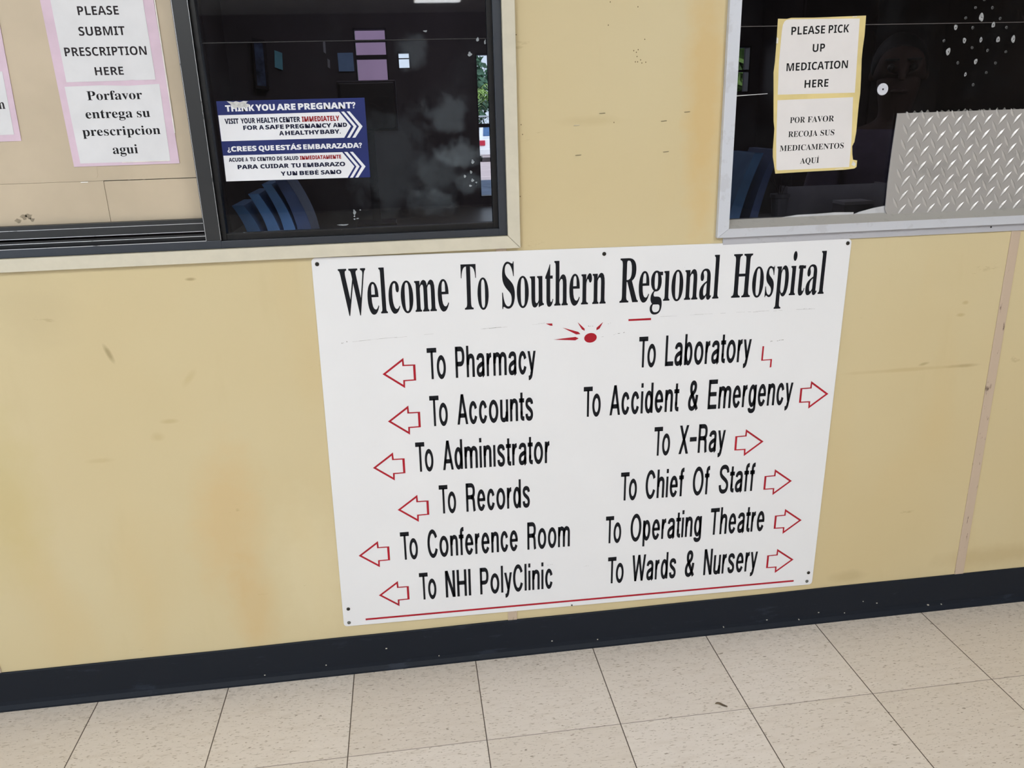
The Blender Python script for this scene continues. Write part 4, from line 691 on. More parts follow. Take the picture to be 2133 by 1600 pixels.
MB().box(-0.0475, 0.5085, 0.0190, 0.0230, 1.4645, 2.0450).build('pane', M['glass_left'], win)
MB().box(-0.0475, 0.5085, 0.0185, 0.0232, 1.4634, 1.4646).build('pane_edge', plain('glass_edge', (40, 38, 41), 0.5), win)
# paint drips left on the pane
dr = MB()
for x, z, a, b in [(0.216, 1.131, .003, .005), (0.2155, 1.1225, .0016, .002), (0.2150, 1.1165, .0022, .0015), (0.2215, 1.1175, .003, .0012), (0.2285, 1.135, .0016, .0012), (0.19, 1.1055, .012, .0017), (0.4895, 1.235, .001, .002), (0.386, 1.479, .004, .002), (0.47, 1.225, .003, .004), (0.4655, 1.204, .0025, .003), (0.452, 1.196, .0025, .003), (0.468, 1.187, .003, .003), (0.476, 1.182, .002, .002), (0.463, 1.176, .003, .002), (0.49, 1.462, .003, .004), (0.505, 1.457, .002, .005), (0.473, 1.435, .004, .004)]:
    n_ = 9; ph = random.random() * 6
    dr.prism([(x + a * (1 + .3 * math.sin(ph + k * 2.3)) * math.cos(2 * math.pi * k / n_), z + b * (1 + .3 * math.cos(ph + k * 1.7)) * math.sin(2 * math.pi * k / n_)) for k in range(n_)], 0.0184, 0.0190)
dr.build('paint_drip', plain('dried_paint', (150, 156, 162), 0.7, 0, 0.2, 200), win)

# boards that close the sliding half
cb = thing('cover_board', 'tan boards closing the sliding half of the left window behind the pink notices', 'board', (-0.6, 0.036, 1.13))
MB().box(-1.175, -0.2785, 0.036, 0.044, 1.1302, 1.2120).build('lower_sheet', M['board'], cb)
MB().box(-0.2775, -0.0938, 0.036, 0.044, 1.1302, 1.2110).build('lower_sheet', M['board'], cb)
MB().box(-1.175, -0.0938, 0.0352, 0.044, 1.2125, 2.055).build('upper_sheet', M['board'], cb)
rc = [(-1.17, 1.2160), (-0.296, 1.2160)] + [(-0.296 + .010 * math.sin(a), 1.226 - .010 * math.cos(a)) for a in [math.pi / 2 * k / 6 for k in range(1, 7)]] + [(-0.286, 1.30), (-1.17, 1.30)]
MB().prism(rc, 0.0347, 0.0352).build('tape_strip', M['board'], cb)
MB().box(-0.2785, -0.2775, 0.0372, 0.044, 1.1302, 1.2120).build('seam', M['board_dark'], cb)
MB().box(-0.3215, -0.3075, 0.0342, 0.0347, 1.2095, 1.2115).build('tape_scrap_glint', M['tape'], cb)  # small white glint on the tape, painted as a pale scrap
sm = MB()
for x, z, s in [(-0.442, 1.147, .007), (-0.433, 1.148, .007), (-0.455, 1.140, .006), (-0.428, 1.141, .005)]:
    sm.prism([(x + s * (1 + .35 * math.sin(k * 2.1 + x * 90)) * math.cos(2 * math.pi * k / 10), z + s * .7 * (1 + .35 * math.cos(k * 1.7)) * math.sin(2 * math.pi * k / 10)) for k in range(10)], 0.0358, 0.036)
sm.build('smudge', plain('grey_smudge', (160, 146, 124), 0.7, 0, 0.2, 150), cb)

def sheet(poly_, y, th, mat, name, parent):
    return MB().prism(poly_, y, y + th).build(name, mat, parent)
def ccw(p):
    a = sum(p[i][0] * p[(i + 1) % len(p)][1] - p[(i + 1) % len(p)][0] * p[i][1] for i in range(len(p)))
    return p if a > 0 else p[::-1]

n1 = thing('paper_notice', 'pink card notice asking in English and Spanish to submit prescriptions, beside the black mullion', 'notice', (-0.23, 0.034, 1.24), 'taped paper notices')
sheet(ccw([(-0.3324, 1.63), (-0.3281, 1.241), (-0.1251, 1.2411), (-0.1277, 1.63)]), 0.0336, 0.0009, M['pink'], 'backing_card', n1)
p1 = sheet(ccw([(-0.3131, 1.60), (-0.312, 1.3993), (-0.20, 1.4002), (-0.19, 1.4012), (-0.183, 1.4003), (-0.1458, 1.4008), (-0.1468, 1.60)]), 0.0331, 0.0004, M['paper'], 'sheet', n1)
p2 = sheet(ccw([(-0.317, 1.3913), (-0.3148, 1.2472), (-0.142, 1.2467), (-0.1402, 1.3927), (-0.20, 1.3905), (-0.25, 1.3925)]), 0.0331, 0.0004, M['paper'], 'sheet', n1)
for l in LINES['n1']: lettering(l, 0.03302, M['ink'], p1, ang=0.001)
for l in LINES['n2']: lettering(l, 0.03302, M['ink_black'], p2, ang=-0.002)
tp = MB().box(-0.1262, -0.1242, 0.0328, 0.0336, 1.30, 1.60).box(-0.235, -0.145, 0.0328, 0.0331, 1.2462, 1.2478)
tp.build('tape_glint', M['tape'], n1)  # pale strips paint the glints along the taped edges
n0 = thing('paper_notice', 'pink card notice at the left edge, only its right border and one letter in view', 'notice', (-0.5, 0.034, 1.29), 'taped paper notices')
sheet(ccw([(-0.62, 1.62), (-0.62, 1.293), (-0.4162, 1.2935), (-0.4085, 1.62)]), 0.0336, 0.0009, M['pink'], 'backing_card', n0)
p0 = sheet(ccw([(-0.60, 1.4212), (-0.60, 1.304), (-0.4269, 1.3058), (-0.4241, 1.4212)]), 0.0331, 0.0004, M['paper'], 'sheet', n0)
lettering(LINES['n0'][0], 0.03302, M['ink'], p0)

# health-centre sticker inside the fixed pane
st = thing('window_sticker', 'navy and white pregnancy advice sticker with arrow panels on dark glass', 'sticker', (0.11, 0.0185, 1.2))
sheet(ccw(GEO['stick']), 0.0182, 0.0006, M['navy'], 'backing', st)
for q in GEO['stk']: sheet(ccw(q), 0.01805, 0.0002, M['sticker_white'], 'arrow_panel' if len(q) == 5 else 'chevron', st)
K = LINES['k']
lettering(K[0], 0.0180, M['sticker_white'], st, ang=0.0)
lettering(K[1], 0.0179, M['sticker_ink'], st, words=(0, 1, 2, 3), ang=0.0)
tag(lettering(K[1], 0.0179, M['sticker_red'], st, words=(4,), ang=0.0), 'dark red word on the white arrow')
for i in (2, 3): lettering(K[i], 0.0179, M['sticker_ink'], st, ang=0.001)
lettering(K[4], 0.0180, M['sticker_white'], st, ang=-0.002)
lettering(K[5], 0.0179, M['sticker_ink'], st, words=(0, 1, 2, 3, 4, 5), ang=-0.004)
tag(lettering(K[5], 0.0179, M['sticker_red'], st, words=(6,), ang=-0.004), 'dark red word on the lower arrow')
for i in (6, 7): lettering(K[i], 0.0179, M['sticker_ink'], st, ang=-0.005)
sheet(ccw([(-0.0137, 1.3571), (-0.001, 1.3553), (0.004, 1.3568), (0.011, 1.3545), (0.018, 1.3566), (0.027, 1.3561), (0.0225, 1.352), (0.0287, 1.3503), (0.0282, 1.3462), (0.022, 1.3440), (0.0165, 1.3462), (0.0105, 1.3425), (0.0048, 1.3452), (0.0005, 1.3425), (-0.004, 1.3464), (-0.0075, 1.3514)]), 0.0178, 0.0004, M['torn'], 'torn_patch', st)

# ------------------------------------------------------------------ right service window
wr = struct(empty('window_2', (RW[0], 0, RW[2])))
fa = MB(); a, b, c, d = 1.0045, 2.53, 1.0445, 2.11; x0, x1, z0, z1 = 1.0290, 2.505, 1.0640, 2.085; g = 0.0004
def slab4(m, q, y0s, y1):
    """four-cornered bar whose front corners have their own depths"""
    n = 4; m.add([(x, y, z) for (x, z), y in zip(q, y0s)] + [(x, y1, z) for x, z in q], [(0, 1, 2, 3), (7, 6, 5, 4)] + [(i, i + n, (i + 1) % n + n, (i + 1) % n) for i in range(n)])
for q in ([(a + g, c), (b - g, c), (x1 - g, z0), (x0 + g, z0)], [(b, c + g), (b, d - g), (x1, z1 - g), (x1, z0 + g)], [(b - g, d), (a + g, d), (x0 + g, z1), (x1 - g, z1)], [(a, d - g), (a, c + g), (x0, z0 + g), (x0, z1 - g)]):
    slab4(fa, q, (-0.012, -0.012, -0.015, -0.015), -0.0005)
fa.build('frame', M['alu'], wr)
ib = MB(); e = 0.0085
X0, X1, Z0, Z1 = x0 + e * 0.8, x1 - e, z0 + 0.0165, z1 - e
for q in ([(x0, z0), (x1, z0), (X1, Z0), (X0, Z0)], [(x1, z0), (x1, z1), (X1, Z1), (X1, Z0)], [(x1, z1), (x0, z1), (X0, Z1), (X1, Z1)], [(x0, z1), (x0, z0), (X0, Z0), (X0, Z1)]):
    slab4(ib, q, (-0.0149, -0.0149, 0.012, 0.012), 0.03)
ib.build('frame_inner', M['alu_inner'], wr)
MB().prism([(1.0215, 1.0275), (2.53, 1.0270), (2.53, 1.0444), (1.0215, 1.0444)], -0.004, -0.0004).build('flashing_strip', M['alu_strip'], wr, bevel=0.0004)
MB().lathe([(0.0022, -0.0046), (0.0022, -0.004)], (1.6715, 0, 1.0385), 'y', 10).build('nail_hole', M['hole_dark'], wr)
M['glass_right'] = glass_material('dark_window_glass', None, 1.0, (0.72, 0.72, 0.75))
MB().box(X0, X1, 0.0150, 0.0190, Z0, 1.4775).build('pane', M['glass_right'], wr)
MB().box(X0, X1, 0.0150, 0.0190, 1.4785, Z1).build('pane', M['glass_right'], wr)
MB().box(X0, X1, 0.0145, 0.0192, 1.4774, 1.4786).build('pane_edge', plain('pale_glass_edge', (92, 86, 86), 0.5), wr)
MB().prism([(1.0385, 1.3405), (1.075, 1.3425), (1.110, 1.3440), (1.110, 1.3452), (1.075, 1.3440), (1.0385, 1.3428)], 0.0142, 0.0150).build('scratch', M['putty'], wr)
se = MB().prism([(1.155, Z0 - 0.001), (1.335, Z0 - 0.001), (1.335, Z0 + 0.0042), (1.29, Z0 + 0.0058), (1.25, Z0 + 0.0044), (1.20, Z0 + 0.0040)], 0.0118, 0.0148)
se.prism([(1.335, Z0 - 0.001), (1.42, Z0 - 0.001), (1.42, Z0 + 0.017), (1.385, Z0 + 0.012), (1.35, Z0 + 0.0045)], 0.0122, 0.0148)
se.build('sealant_strip', M['putty'], wr)
blob = {3: .0085, 7: .0062, 5: .0060, 10: .0060, 12: .0066, 13: .0072, 14: .0078, 19: .0060, 21: .0042, 11: .0050}
for i, (x, z) in enumerate(GEO['holes']):
    r = blob.get(i, 0.0031); h_ = MB(); n_ = 14; ph = i * 1.3
    k1 = 1.0 if r < .004 else 0.62
    o1 = [(x + r * k1 * (1 + (.28 if r > .004 else .12) * math.sin(ph + 2 * math.pi * k / n_)) * math.cos(2 * math.pi * k / n_), z + r * (1 + .15 * math.cos(ph * 2 + 4 * math.pi * k / n_)) * math.sin(2 * math.pi * k / n_)) for k in range(n_)]
    i1 = [(x + .0014 * math.cos(2 * math.pi * k / n_), z - .0004 + .0014 * math.sin(2 * math.pi * k / n_)) for k in range(n_)]
    vs = [(a_, .0142, b_) for a_, b_ in o1] + [(a_, .0138, b_) for a_, b_ in i1] + [(a_, .0150, b_) for a_, b_ in i1] + [(a_, .0150, b_) for a_, b_ in o1]
    h_.add(vs, [(s * n_ + k, s * n_ + (k + 1) % n_, (s + 1) % 4 * n_ + (k + 1) % n_, (s + 1) % 4 * n_ + k) for s in range(4) for k in range(n_)])
    ho = h_.build('speech_hole', M['hole'] if r > .004 else M['hole_dim'], wr)
    MB().lathe([(.0014, .0144), (.0014, .0149)], (x, 0, z - .0004), 'y', 10).build('bore', M['hole_dark'], ho)

yn = thing('paper_notice', 'yellow-edged torn notice about picking up medication on the right dark window', 'notice', (1.22, 0.014, 1.18), 'taped paper notices')
sheet(ccw(GEO['yel']), 0.0132, 0.0014, M['yellow'], 'backing_card', yn)
q1 = sheet(ccw(GEO['yw1']), 0.0128, 0.0004, M['paper_warm'], 'sheet', yn)
q2 = sheet(ccw(GEO['yw2']), 0.0128, 0.0004, M['paper_warm'], 'sheet', yn)
for l in LINES['a1']: lettering(l, 0.01272, M['ink_black'], q1, ang=0.026)
for l in LINES['a2']: lettering(l, 0.01272, M['ink_black'], q2, ang=0.011)
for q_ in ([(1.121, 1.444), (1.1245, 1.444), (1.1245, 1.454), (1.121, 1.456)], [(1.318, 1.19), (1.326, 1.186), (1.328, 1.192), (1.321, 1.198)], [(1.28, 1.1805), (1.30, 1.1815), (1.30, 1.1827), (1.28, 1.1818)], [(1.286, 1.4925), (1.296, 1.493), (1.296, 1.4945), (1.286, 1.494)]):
    MB().prism(ccw(q_), 0.0123, 0.0130).build('tape_glint', M['tape'], yn)  # each pale bit is a painted glint on the tape

wa = thing('glass_fastener', 'round pale washer with a dark centre on the dark window beside the yellow notice', 'washer', (1.3736, 0.012, 1.3475))
MB().lathe([(.0125, .0150), (.0125, .0134), (.0115, .0126), (.0022, .0126), (.0022, .0140)], (1.3736, 0, 1.3475), 'y', 28).build('disc', M['washer'], wa)
MB().lathe([(.0021, .0140), (.0021, .0127)], (1.3736, 0, 1.3475), 'y', 12).build('bolt', M['hole_dark'], wa)

# tread plate screwed over the pane: sheet and raised lozenges in one pressed surface
tpv = thing('tread_plate', 'silver diamond tread plate covering the lower right of the dark window', 'metal plate', (1.6, 0.009, 1.08))
MB().prism([(1.4185, 1.0700), (2.02, 1.0700), (2.02, 1.2990), (1.4112, 1.2966), (1.4085, 1.2200), (1.4075, 1.1500), (1.4089, 1.0895)], 0.0075, 0.0105).build('sheet', M['plate'], tpv, bevel=0.0006)
lz = MB()
def lozenge(cx, cz, ang, L=0.0158, Wd=0.0040, hgt=0.0017):
    ca, sa_ = math.cos(ang), math.sin(ang)
    P = [(-L, 0, 0), (-L * .45, Wd * .75, 0), (0, Wd, 0), (L * .45, Wd * .75, 0), (L, 0, 0), (L * .45, -Wd * .75, 0), (0, -Wd, 0), (-L * .45, -Wd * .75, 0), (-L * .55, 0, hgt * .75), (0, 0, hgt), (L * .55, 0, hgt * .75)]
    lz.add([(cx + u * ca - v * sa_, 0.0075 - h, cz + u * sa_ + v * ca) for u, v, h in P],
           [(0, 8, 1), (1, 8, 9, 2), (2, 9, 10, 3), (3, 10, 4), (4, 10, 5), (5, 10, 9, 6), (6, 9, 8, 7), (7, 8, 0)])
pitch, rowp = 0.0358, 0.0320
for r_ in range(7):
    zz = 1.2780 - r_ * rowp
    for k in range(-3, 14):
        xx = 1.5241 + k * pitch - r_ * 0.0005
        if xx > 1.424: lozenge(xx, zz, math.radians(52))
        xx2 = xx + pitch * 0.5 + 0.000; z2 = zz - rowp * 0.5
        if xx2 > 1.422 and z2 > 1.08: lozenge(xx2, z2, math.radians(-60))
        if r_ == 0 and xx2 > 1.422: lozenge(xx2 + .003, zz + rowp * 0.40, math.radians(-60), .011)
lz.build('tread_pattern', M['plate'], tpv)
sl = MB()
for k in range(22):
    x = 1.43 + k * 0.017 + random.uniform(-.005, .005)
    sl.prism([(x, 1.2962), (x + random.uniform(.006, .014), 1.2964), (x + random.uniform(.002, .008), 1.2975 + random.uniform(.001, .0055))], 0.0095, 0.0115)
sl.build('sealant_crumbs', plain('grey_sealant', (128, 126, 122), 0.7, 0, 0.3, 200), tpv)

# ------------------------------------------------------------------ the big sign
SA = -0.0125
sg = thing('wall_sign', 'large white direction board with black lettering and red arrows between the two service windows', 'sign', (0.72, 0.0, 0.12))
C4 = [Vector((x, z)) for x, z in GEO['sign_corners'][::-1]]      # BL, BR, TR, TL
C4 = [Vector(GEO['sign_corners'][3]), Vector(GEO['sign_corners'][2]), Vector(GEO['sign_corners'][1]), Vector(GEO['sign_corners'][0])]
out = []
for i, p in enumerate(C4):
    u = (C4[i - 1] - p).normalized(); v = (C4[(i + 1) % 4] - p).normalized(); r = 0.009
    cc = p + u * r + v * r
    for k in range(7):
        t_ = k / 6 * math.pi / 2
        out.append(tuple(cc - u * r * math.sin(t_) - v * r * math.cos(t_))) if False else out.append(tuple(cc - v * r * math.cos(t_) * 1.0 - u * r * math.sin(t_)))
MB().prism(ccw(out), -0.0034, -0.0006).build('board', M['sign'], sg, bevel=0.0005)
YL = -0.0037
for i, l in enumerate(LINES['sign']):
    lettering(l, YL, M['black_vinyl'], sg, tear=(i == 0), ang=SA)
AO = [(0, 0), (.0480, .0355), (.0488, .0192), (.0736, .0188)]
AI = [(.0074, 0), (.0446, .0274), (.0448, .0163), (.0684, .0160)]
def arrow(tip, tail, flip):
    d = (Vector(tail) - Vector(tip)).normalized(); d = Vector((math.cos(SA), math.sin(SA))) * (1 if d.x > 0 else -1); n = Vector((-d.y, d.x)) * (1 if d.x > 0 else -1)
    f = lambda L: [tuple(Vector(tip) + d * u + n * v) for u, v in L] + [tuple(Vector(tip) + d * u - n * v) for u, v in reversed(L[1:])]
    m = MB().quads(f(AO), f(AI), YL, True)
    return m.build('arrow', M['red_vinyl'], sg, fix=False)
for t_, u_ in GEO['arrowL']: arrow(t_, u_, False)
for t_, u_ in GEO['arrowR']: arrow(t_, u_, True)
lb = GEO['lab']
m = MB().flat([ccw([(lb[0][0], lb[0][1]), (lb[0][0] + .0042, lb[0][1]), (lb[1][0] + .0042, lb[1][1] + .0022), (lb[2][0] + .0018, lb[2][1] + .0015), (lb[3][0] + .0018, lb[3][1]), (lb[3][0] - .0022, lb[3][1] - .0012), (lb[2][0] - .0020, lb[2][1] - .0010), (lb[1][0], lb[1][1] - .0002)])], YL)
tag(m.build('arrow', M['red_vinyl'], sg, fix=False), 'broken arrow with only its tail corner left')
sd = GEO['sunc']; th = math.radians(4)
el = [(sd[0][0] + .0146 * math.cos(a) * math.cos(th) - .0113 * math.sin(a) * math.sin(th), sd[0][1] + .0146 * math.cos(a) * math.sin(th) + .0113 * math.sin(a) * math.cos(th)) for a in [2 * math.pi * k / 40 for k in range(40)]]
MB().flat([el], YL).build('sun_disc', M['red_vinyl'], sg, fix=False)
for q in GEO['sun'][:4]: MB().flat([ccw(q)], YL).build('sun_ray', M['red_vinyl'], sg, fix=False)
for q in GEO['sun'][4:]: MB().flat([ccw(q)], YL).build('red_dash', M['red_vinyl'], sg, fix=False)
p, q = GEO['bline']
MB().flat([[(p[0], p[1] - .0025), (q[0], q[1] - .0025), (q[0], q[1] + .0025), (p[0], p[1] + .0025)]], YL).build('underline', M['red_vinyl'], sg, fix=False)
for i, (x, z) in enumerate(GEO['screws']):
    r = .0044 if i != 5 else .0022
    s_ = MB().lathe([(r, -.0034), (r, -.0042), (r * .8, -.0052), (r * .45, -.0054), (r * .4, -.0046)], (x, 0, z), 'y', 16)
    so = s_.build('screw', M['screw'] if i in (0, 1, 2, 3, 6) else M['screw_light'], sg, smooth=False)
rnd = random.Random(3)
def wear(x0, z0, x1, z1, n, th):
    wl = MB()
    for k in range(n):
        t0 = rnd.random(); L = rnd.uniform(.02, .10); t1 = min(1, t0 + L); dz = rnd.uniform(-.0009, .0009); tt = th * rnd.uniform(.3, 1)
        xa, za, xb, zb = x0 + (x1 - x0) * t0, z0 + (z1 - z0) * t0 + dz, x0 + (x1 - x0) * t1, z0 + (z1 - z0) * t1 + dz + rnd.uniform(-.0004, .0004)
        wl.flat([[(xa, za), (xb, zb - tt * .5), (xb, zb + tt * .5), (xa, za + tt)]], YL + .0001)
    wl.build('worn_print', M['worn'], sg, fix=True)
wear(0.175, 0.855, 0.615, 0.872, 14, .00035); wear(0.865, 0.872, 1.255, 0.868, 16, .0004); wear(1.178, 0.962, 1.186, 0.985, 2, .0016); wear(0.930, 0.975, 0.936, 0.982, 3, .0012); wear(0.932, 0.962, 0.937, 0.958, 2, .0012); wear(0.745, 0.832, 0.80, 0.838, 6, .0010)
wear(0.755, 0.86, 0.775, 0.864, 2, .001); wear(1.225, 0.869, 1.243, 0.868, 5, .0022); wear(1.148, 0.795, 1.185, 0.797, 8, .0016); wear(0.165, 0.854, 0.178, 0.856, 6, .0022)
wear(0.713, 0.858, 0.727, 0.858, 8, .0022); wear(0.705, 0.24, 0.73, 0.24, 4, .0009); wear(0.60, 0.255, 0.64, 0.252, 3, .0006)

# staples and a dry leaf scrap
names = ['upper left of the six staples on the yellow wall between the windows', 'staple on the yellow wall nearest the right window frame', 'pale bright staple on the yellow wall between the windows',
         'staple on the yellow wall just below the one nearest the right window', 'lowest left staple on the yellow wall above the sign', 'lowest right staple on the yellow wall above the sign']
for i, ((x, z), nm) in enumerate(zip(GEO['staples'], names)):
    s_ = MB().tube([(x - .006, .001, z - .0004), (x - .0058, -.0012, z - .0003), (x, -.0014, z), (x + .0058, -.0012, z + .0004), (x + .006, .001, z + .0004)], .00055, 6)
    tag(s_.build('staple', M['wire_pale'] if i == 2 else M['steel_wire']), nm, 'staple', 'staples left in the wall')
ph_ = MB()
for x, z in GEO['spots']:
    ph_.prism([(x + .0011 * math.cos(k * 1.047), z + .0014 * math.sin(k * 1.047)) for k in range(6)], -.0003, .0)
ph_.build('pin_speck', plain('pin_hole_dark', (110, 90, 58), 0.8), wall_o)
lf = MB(); n_ = 10; vs = []
for k in range(n_ + 1):
    t_ = k / n_; x = 0.9615 + .024 * t_; y = -.2605 - .012 * t_ + .003 * math.sin(t_ * 5); wd = .0042 * math.sin(math.pi * (t_ * .92 + .05)) + .0006
    vs += [(x, y - wd, .0006 + .0012 * abs(math.sin(t_ * 6))), (x, y, .0012 + .001 * math.sin(t_ * 4) ** 2), (x, y + wd, .0006 + .0018 * t_)]
lf.add(vs, [(k * 3 + j, k * 3 + j + 1, k * 3 + j + 4, k * 3 + j + 3) for k in range(n_) for j in range(2)])
lo = lf.build('dry_leaf', M['leaf_dry']); so_ = lo.modifiers.new('solid', 'SOLIDIFY'); so_.thickness = 0.0004
tag(lo, 'small curled dry leaf scrap lying on the floor tiles', 'leaf')

# ------------------------------------------------------------------ room behind the windows
M['room'] = plain('dimmed_room_paint', (70, 62, 66), 0.8, 0, 0.15, 3)  # the room's dimness is put into this dark wall colour
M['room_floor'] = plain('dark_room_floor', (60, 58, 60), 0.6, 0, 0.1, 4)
RX0, RX1, RY, RZ = -2.5, 4.4, 3.0, 2.6
def wall_with_holes(m, x0, x1, y0, y1, z0, z1, holes):
    xs = sorted({x0, x1} | {h[0] for h in holes} | {h[1] for h in holes}); zs = sorted({z0, z1} | {h[2] for h in holes} | {h[3] for h in holes})
    for i in range(len(xs) - 1):
        run = None
        for j in range(len(zs) - 1):
            cx, cz = (xs[i] + xs[i + 1]) / 2, (zs[j] + zs[j + 1]) / 2
            solid = not any(h[0] < cx < h[1] and h[2] < cz < h[3] for h in holes)
            if solid and run is None: run = zs[j]
            if not solid and run is not None: m.box(xs[i], xs[i + 1], y0, y1, run, zs[j]); run = None
        if run is not None: m.box(xs[i], xs[i + 1], y0, y1, run, zs[-1])
    return m
HA, HB, HC, HD = (0.760, 1.50, 0.868, 1.640), (0.112, 0.288, 1.465, 1.776), (0.338, 0.410, 1.566, 1.657), (2.02, 2.345, 1.40, 1.652)
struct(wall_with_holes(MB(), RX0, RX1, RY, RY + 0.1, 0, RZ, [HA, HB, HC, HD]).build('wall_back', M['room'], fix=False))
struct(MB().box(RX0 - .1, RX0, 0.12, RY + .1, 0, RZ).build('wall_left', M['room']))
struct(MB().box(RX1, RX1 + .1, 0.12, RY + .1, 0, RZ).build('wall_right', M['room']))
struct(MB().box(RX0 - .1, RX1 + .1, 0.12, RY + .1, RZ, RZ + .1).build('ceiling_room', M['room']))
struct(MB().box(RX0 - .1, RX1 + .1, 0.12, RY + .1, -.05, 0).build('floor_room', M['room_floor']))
M['sash_dark'] = plain('dark_window_bar', (40, 32, 40), 0.5, 0.2, 0.1, 30)
def back_window(n, h, bars, uprights=()):
    r = struct(empty('window_%d' % n, ((h[0] + h[1]) / 2, RY, h[2]))); t = 0.008; m = MB()
    m.box(h[0], h[0] + t, RY, RY + .06, h[2], h[3]).box(h[1] - t, h[1], RY, RY + .06, h[2], h[3]).box(h[0], h[1], RY, RY + .06, h[3] - t, h[3]).box(h[0], h[1], RY, RY + .06, h[2], h[2] + t)
    m.build('frame', M['sash_dark'], r)
    for z, hh in bars: MB().box(h[0] + t, h[1] - t, RY + .01, RY + .04, z - hh, z + hh).build('glazing_bar', M['sash_dark'], r)
    for x, hh in uprights: MB().box(x - hh, x + hh, RY + .01, RY + .04, h[2] + t, h[3] - t).build('glazing_bar', M['sash_dark'], r)
back_window(3, HA, [(1.263, .010)], [(1.13, .012)])
back_window(4, HB, [(1.713, .006), (1.632, .011)])
back_window(5, HC, [(1.622, .002)])
back_window(6, HD, [(1.52, .006)], [(2.19, .006)])

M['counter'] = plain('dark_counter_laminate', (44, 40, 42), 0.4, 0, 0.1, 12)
ct = thing('counter', 'long dark counter inside the pharmacy just behind the service windows', 'counter', (0.65, 0.32, 0))
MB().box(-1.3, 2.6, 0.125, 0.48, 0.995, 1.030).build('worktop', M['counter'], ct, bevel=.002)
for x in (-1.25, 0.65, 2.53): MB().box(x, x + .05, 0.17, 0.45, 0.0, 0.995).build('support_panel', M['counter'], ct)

# blue folders leaning together on the counter
M['blue'] = plain('blue_folder_card', (108, 162, 222), 0.5, 0, 0.1, 20)
M['blue_dim'] = plain('slate_blue_folder_card', (84, 108, 158), 0.5, 0, 0.1, 20)
def folder(xt, xb, zt, th, y0, y1, mat, label, bend=.012):
    m = MB(); n_ = 8; ring_ = []
    for k in range(n_ + 1):
        t_ = k / n_; z = 1.0302 + (zt - 1.0302) * t_; x = xb + (xt - xb) * t_ + bend * math.sin(math.pi * t_); w_ = th * (1 - .25 * t_)
        ring_.append((x, z, w_))
    for (ya, yb, sx) in ((y0, y1, 1),):
        vs = []
        for x, z, w_ in ring_: vs += [(x, ya, z), (x + w_, ya, z), (x + w_, yb, z), (x, yb, z)]
        m.add(vs, [(k * 4 + j, k * 4 + (j + 1) % 4, k * 4 + (j + 1) % 4 + 4, k * 4 + j + 4) for k in range(n_) for j in range(4)] + [(0, 1, 2, 3), (n_ * 4, n_ * 4 + 3, n_ * 4 + 2, n_ * 4 + 1)])
    f_ = thing('file_folder', label, 'folder', (xb, y0, 1.0302), 'blue folders leaning on the counter')
    m.build('cover', mat, f_, bevel=.001)
    MB().box(xb + th * .3, xb + th * .7, y0 - .0006, y0 + .001, 1.034, 1.05).build('paper_edge', M['paper'], f_)
    return f_
Y0, Y1 = .150, .30
folder(-.058, -.032, 1.142, .034, Y0, Y1, M['blue'], 'short wide blue folder leaning at the bottom left corner of the fixed pane')
folder(-.020, .016, 1.166, .030, Y0, Y1, M['blue'], 'second blue folder from the mullion, behind the bottom of the left window')
folder(.012, .052, 1.186, .028, Y0, Y1, M['blue'], 'tall blue folder, third from the mullion, below the navy sticker')
folder(.040, .082, 1.196, .034, Y0, Y1, M['blue_dim'], 'dim slate blue folder, rightmost of the leaning row below the sticker')
folder(1.150, 1.085, 1.215, .030, Y0, Y1, M['blue'], 'bright blue folder at the lower left corner of the right dark window', -.006)
folder(1.200, 1.140, 1.222, .022, Y0, Y1, M['blue_dim'], 'darker blue folder leaning beside the yellow-edged notice', -.006)

# things on the counter behind the right window
M['pot'] = plain('grey_pot', (120, 118, 124), 0.6, 0, 0.1, 40)
M['twig'] = plain('dry_twig', (70, 62, 60), 0.8, 0, 0.2, 80)
pp = thing('potted_plant', 'small grey pot with bare twigs on the counter below the yellow notice', 'plant', (1.341, .40, 1.0302))
MB().lathe([(.018, 1.0302), (.024, 1.082), (.027, 1.083), (.027, 1.092), (.023, 1.092), (.022, 1.08)], (1.341, .40, 0), 'z', 20).build('pot', M['pot'], pp, smooth=False)
for k in range(6):
    a_ = k * 1.05; MB().tube([(1.341, .40, 1.078), (1.341 + .012 * math.cos(a_), .40 + .012 * math.sin(a_), 1.11), (1.341 + .035 * math.cos(a_), .40 + .03 * math.sin(a_), 1.135 + .006 * (k % 3))], .0009, 5).build('twig', M['twig'], pp)
M['pale_card'] = plain('pale_grey_card', (150, 148, 154), 0.6, 0, 0.08, 20)
tr = thing('paper_tray', 'long low pale tray lying on the counter behind the right window', 'tray', (1.50, .43, 1.0302))
MB().box(1.37, 1.66, .42, .47, 1.0302, 1.034).build('base', M['pale_card'], tr)
MB().box(1.37, 1.66, .418, .422, 1.0302, 1.108).build('front_panel', M['pale_card'], tr)
for x in (1.371, 1.655): MB().box(x, x + .004, .422, .47, 1.034, 1.108).build('side_panel', M['pale_card'], tr)
bx = thing('small_box', 'small pale carton in front of the long tray on the counter', 'box', (1.52, .33, 1.0302))
MB().box(1.475, 1.555, .30, .36, 1.0302, 1.066).build('carton', M['pale_card'], bx)
MB().box(1.474, 1.556, .299, .361, 1.066, 1.074).build('lid', M['paper'], bx)
bb2 = thing('cardboard_box', 'dark brown carton at the left end of the counter behind the right window', 'box', (1.14, .40, 1.0302))
MB().box(1.10, 1.20, .36, .46, 1.0302, 1.10).build('carton', plain('brown_carton', (84, 62, 54), 0.8), bb2)
MB().box(1.146, 1.154, .3595, .4605, 1.0302, 1.1005).build('tape', plain('brown_tape', (110, 88, 70), 0.4), bb2)

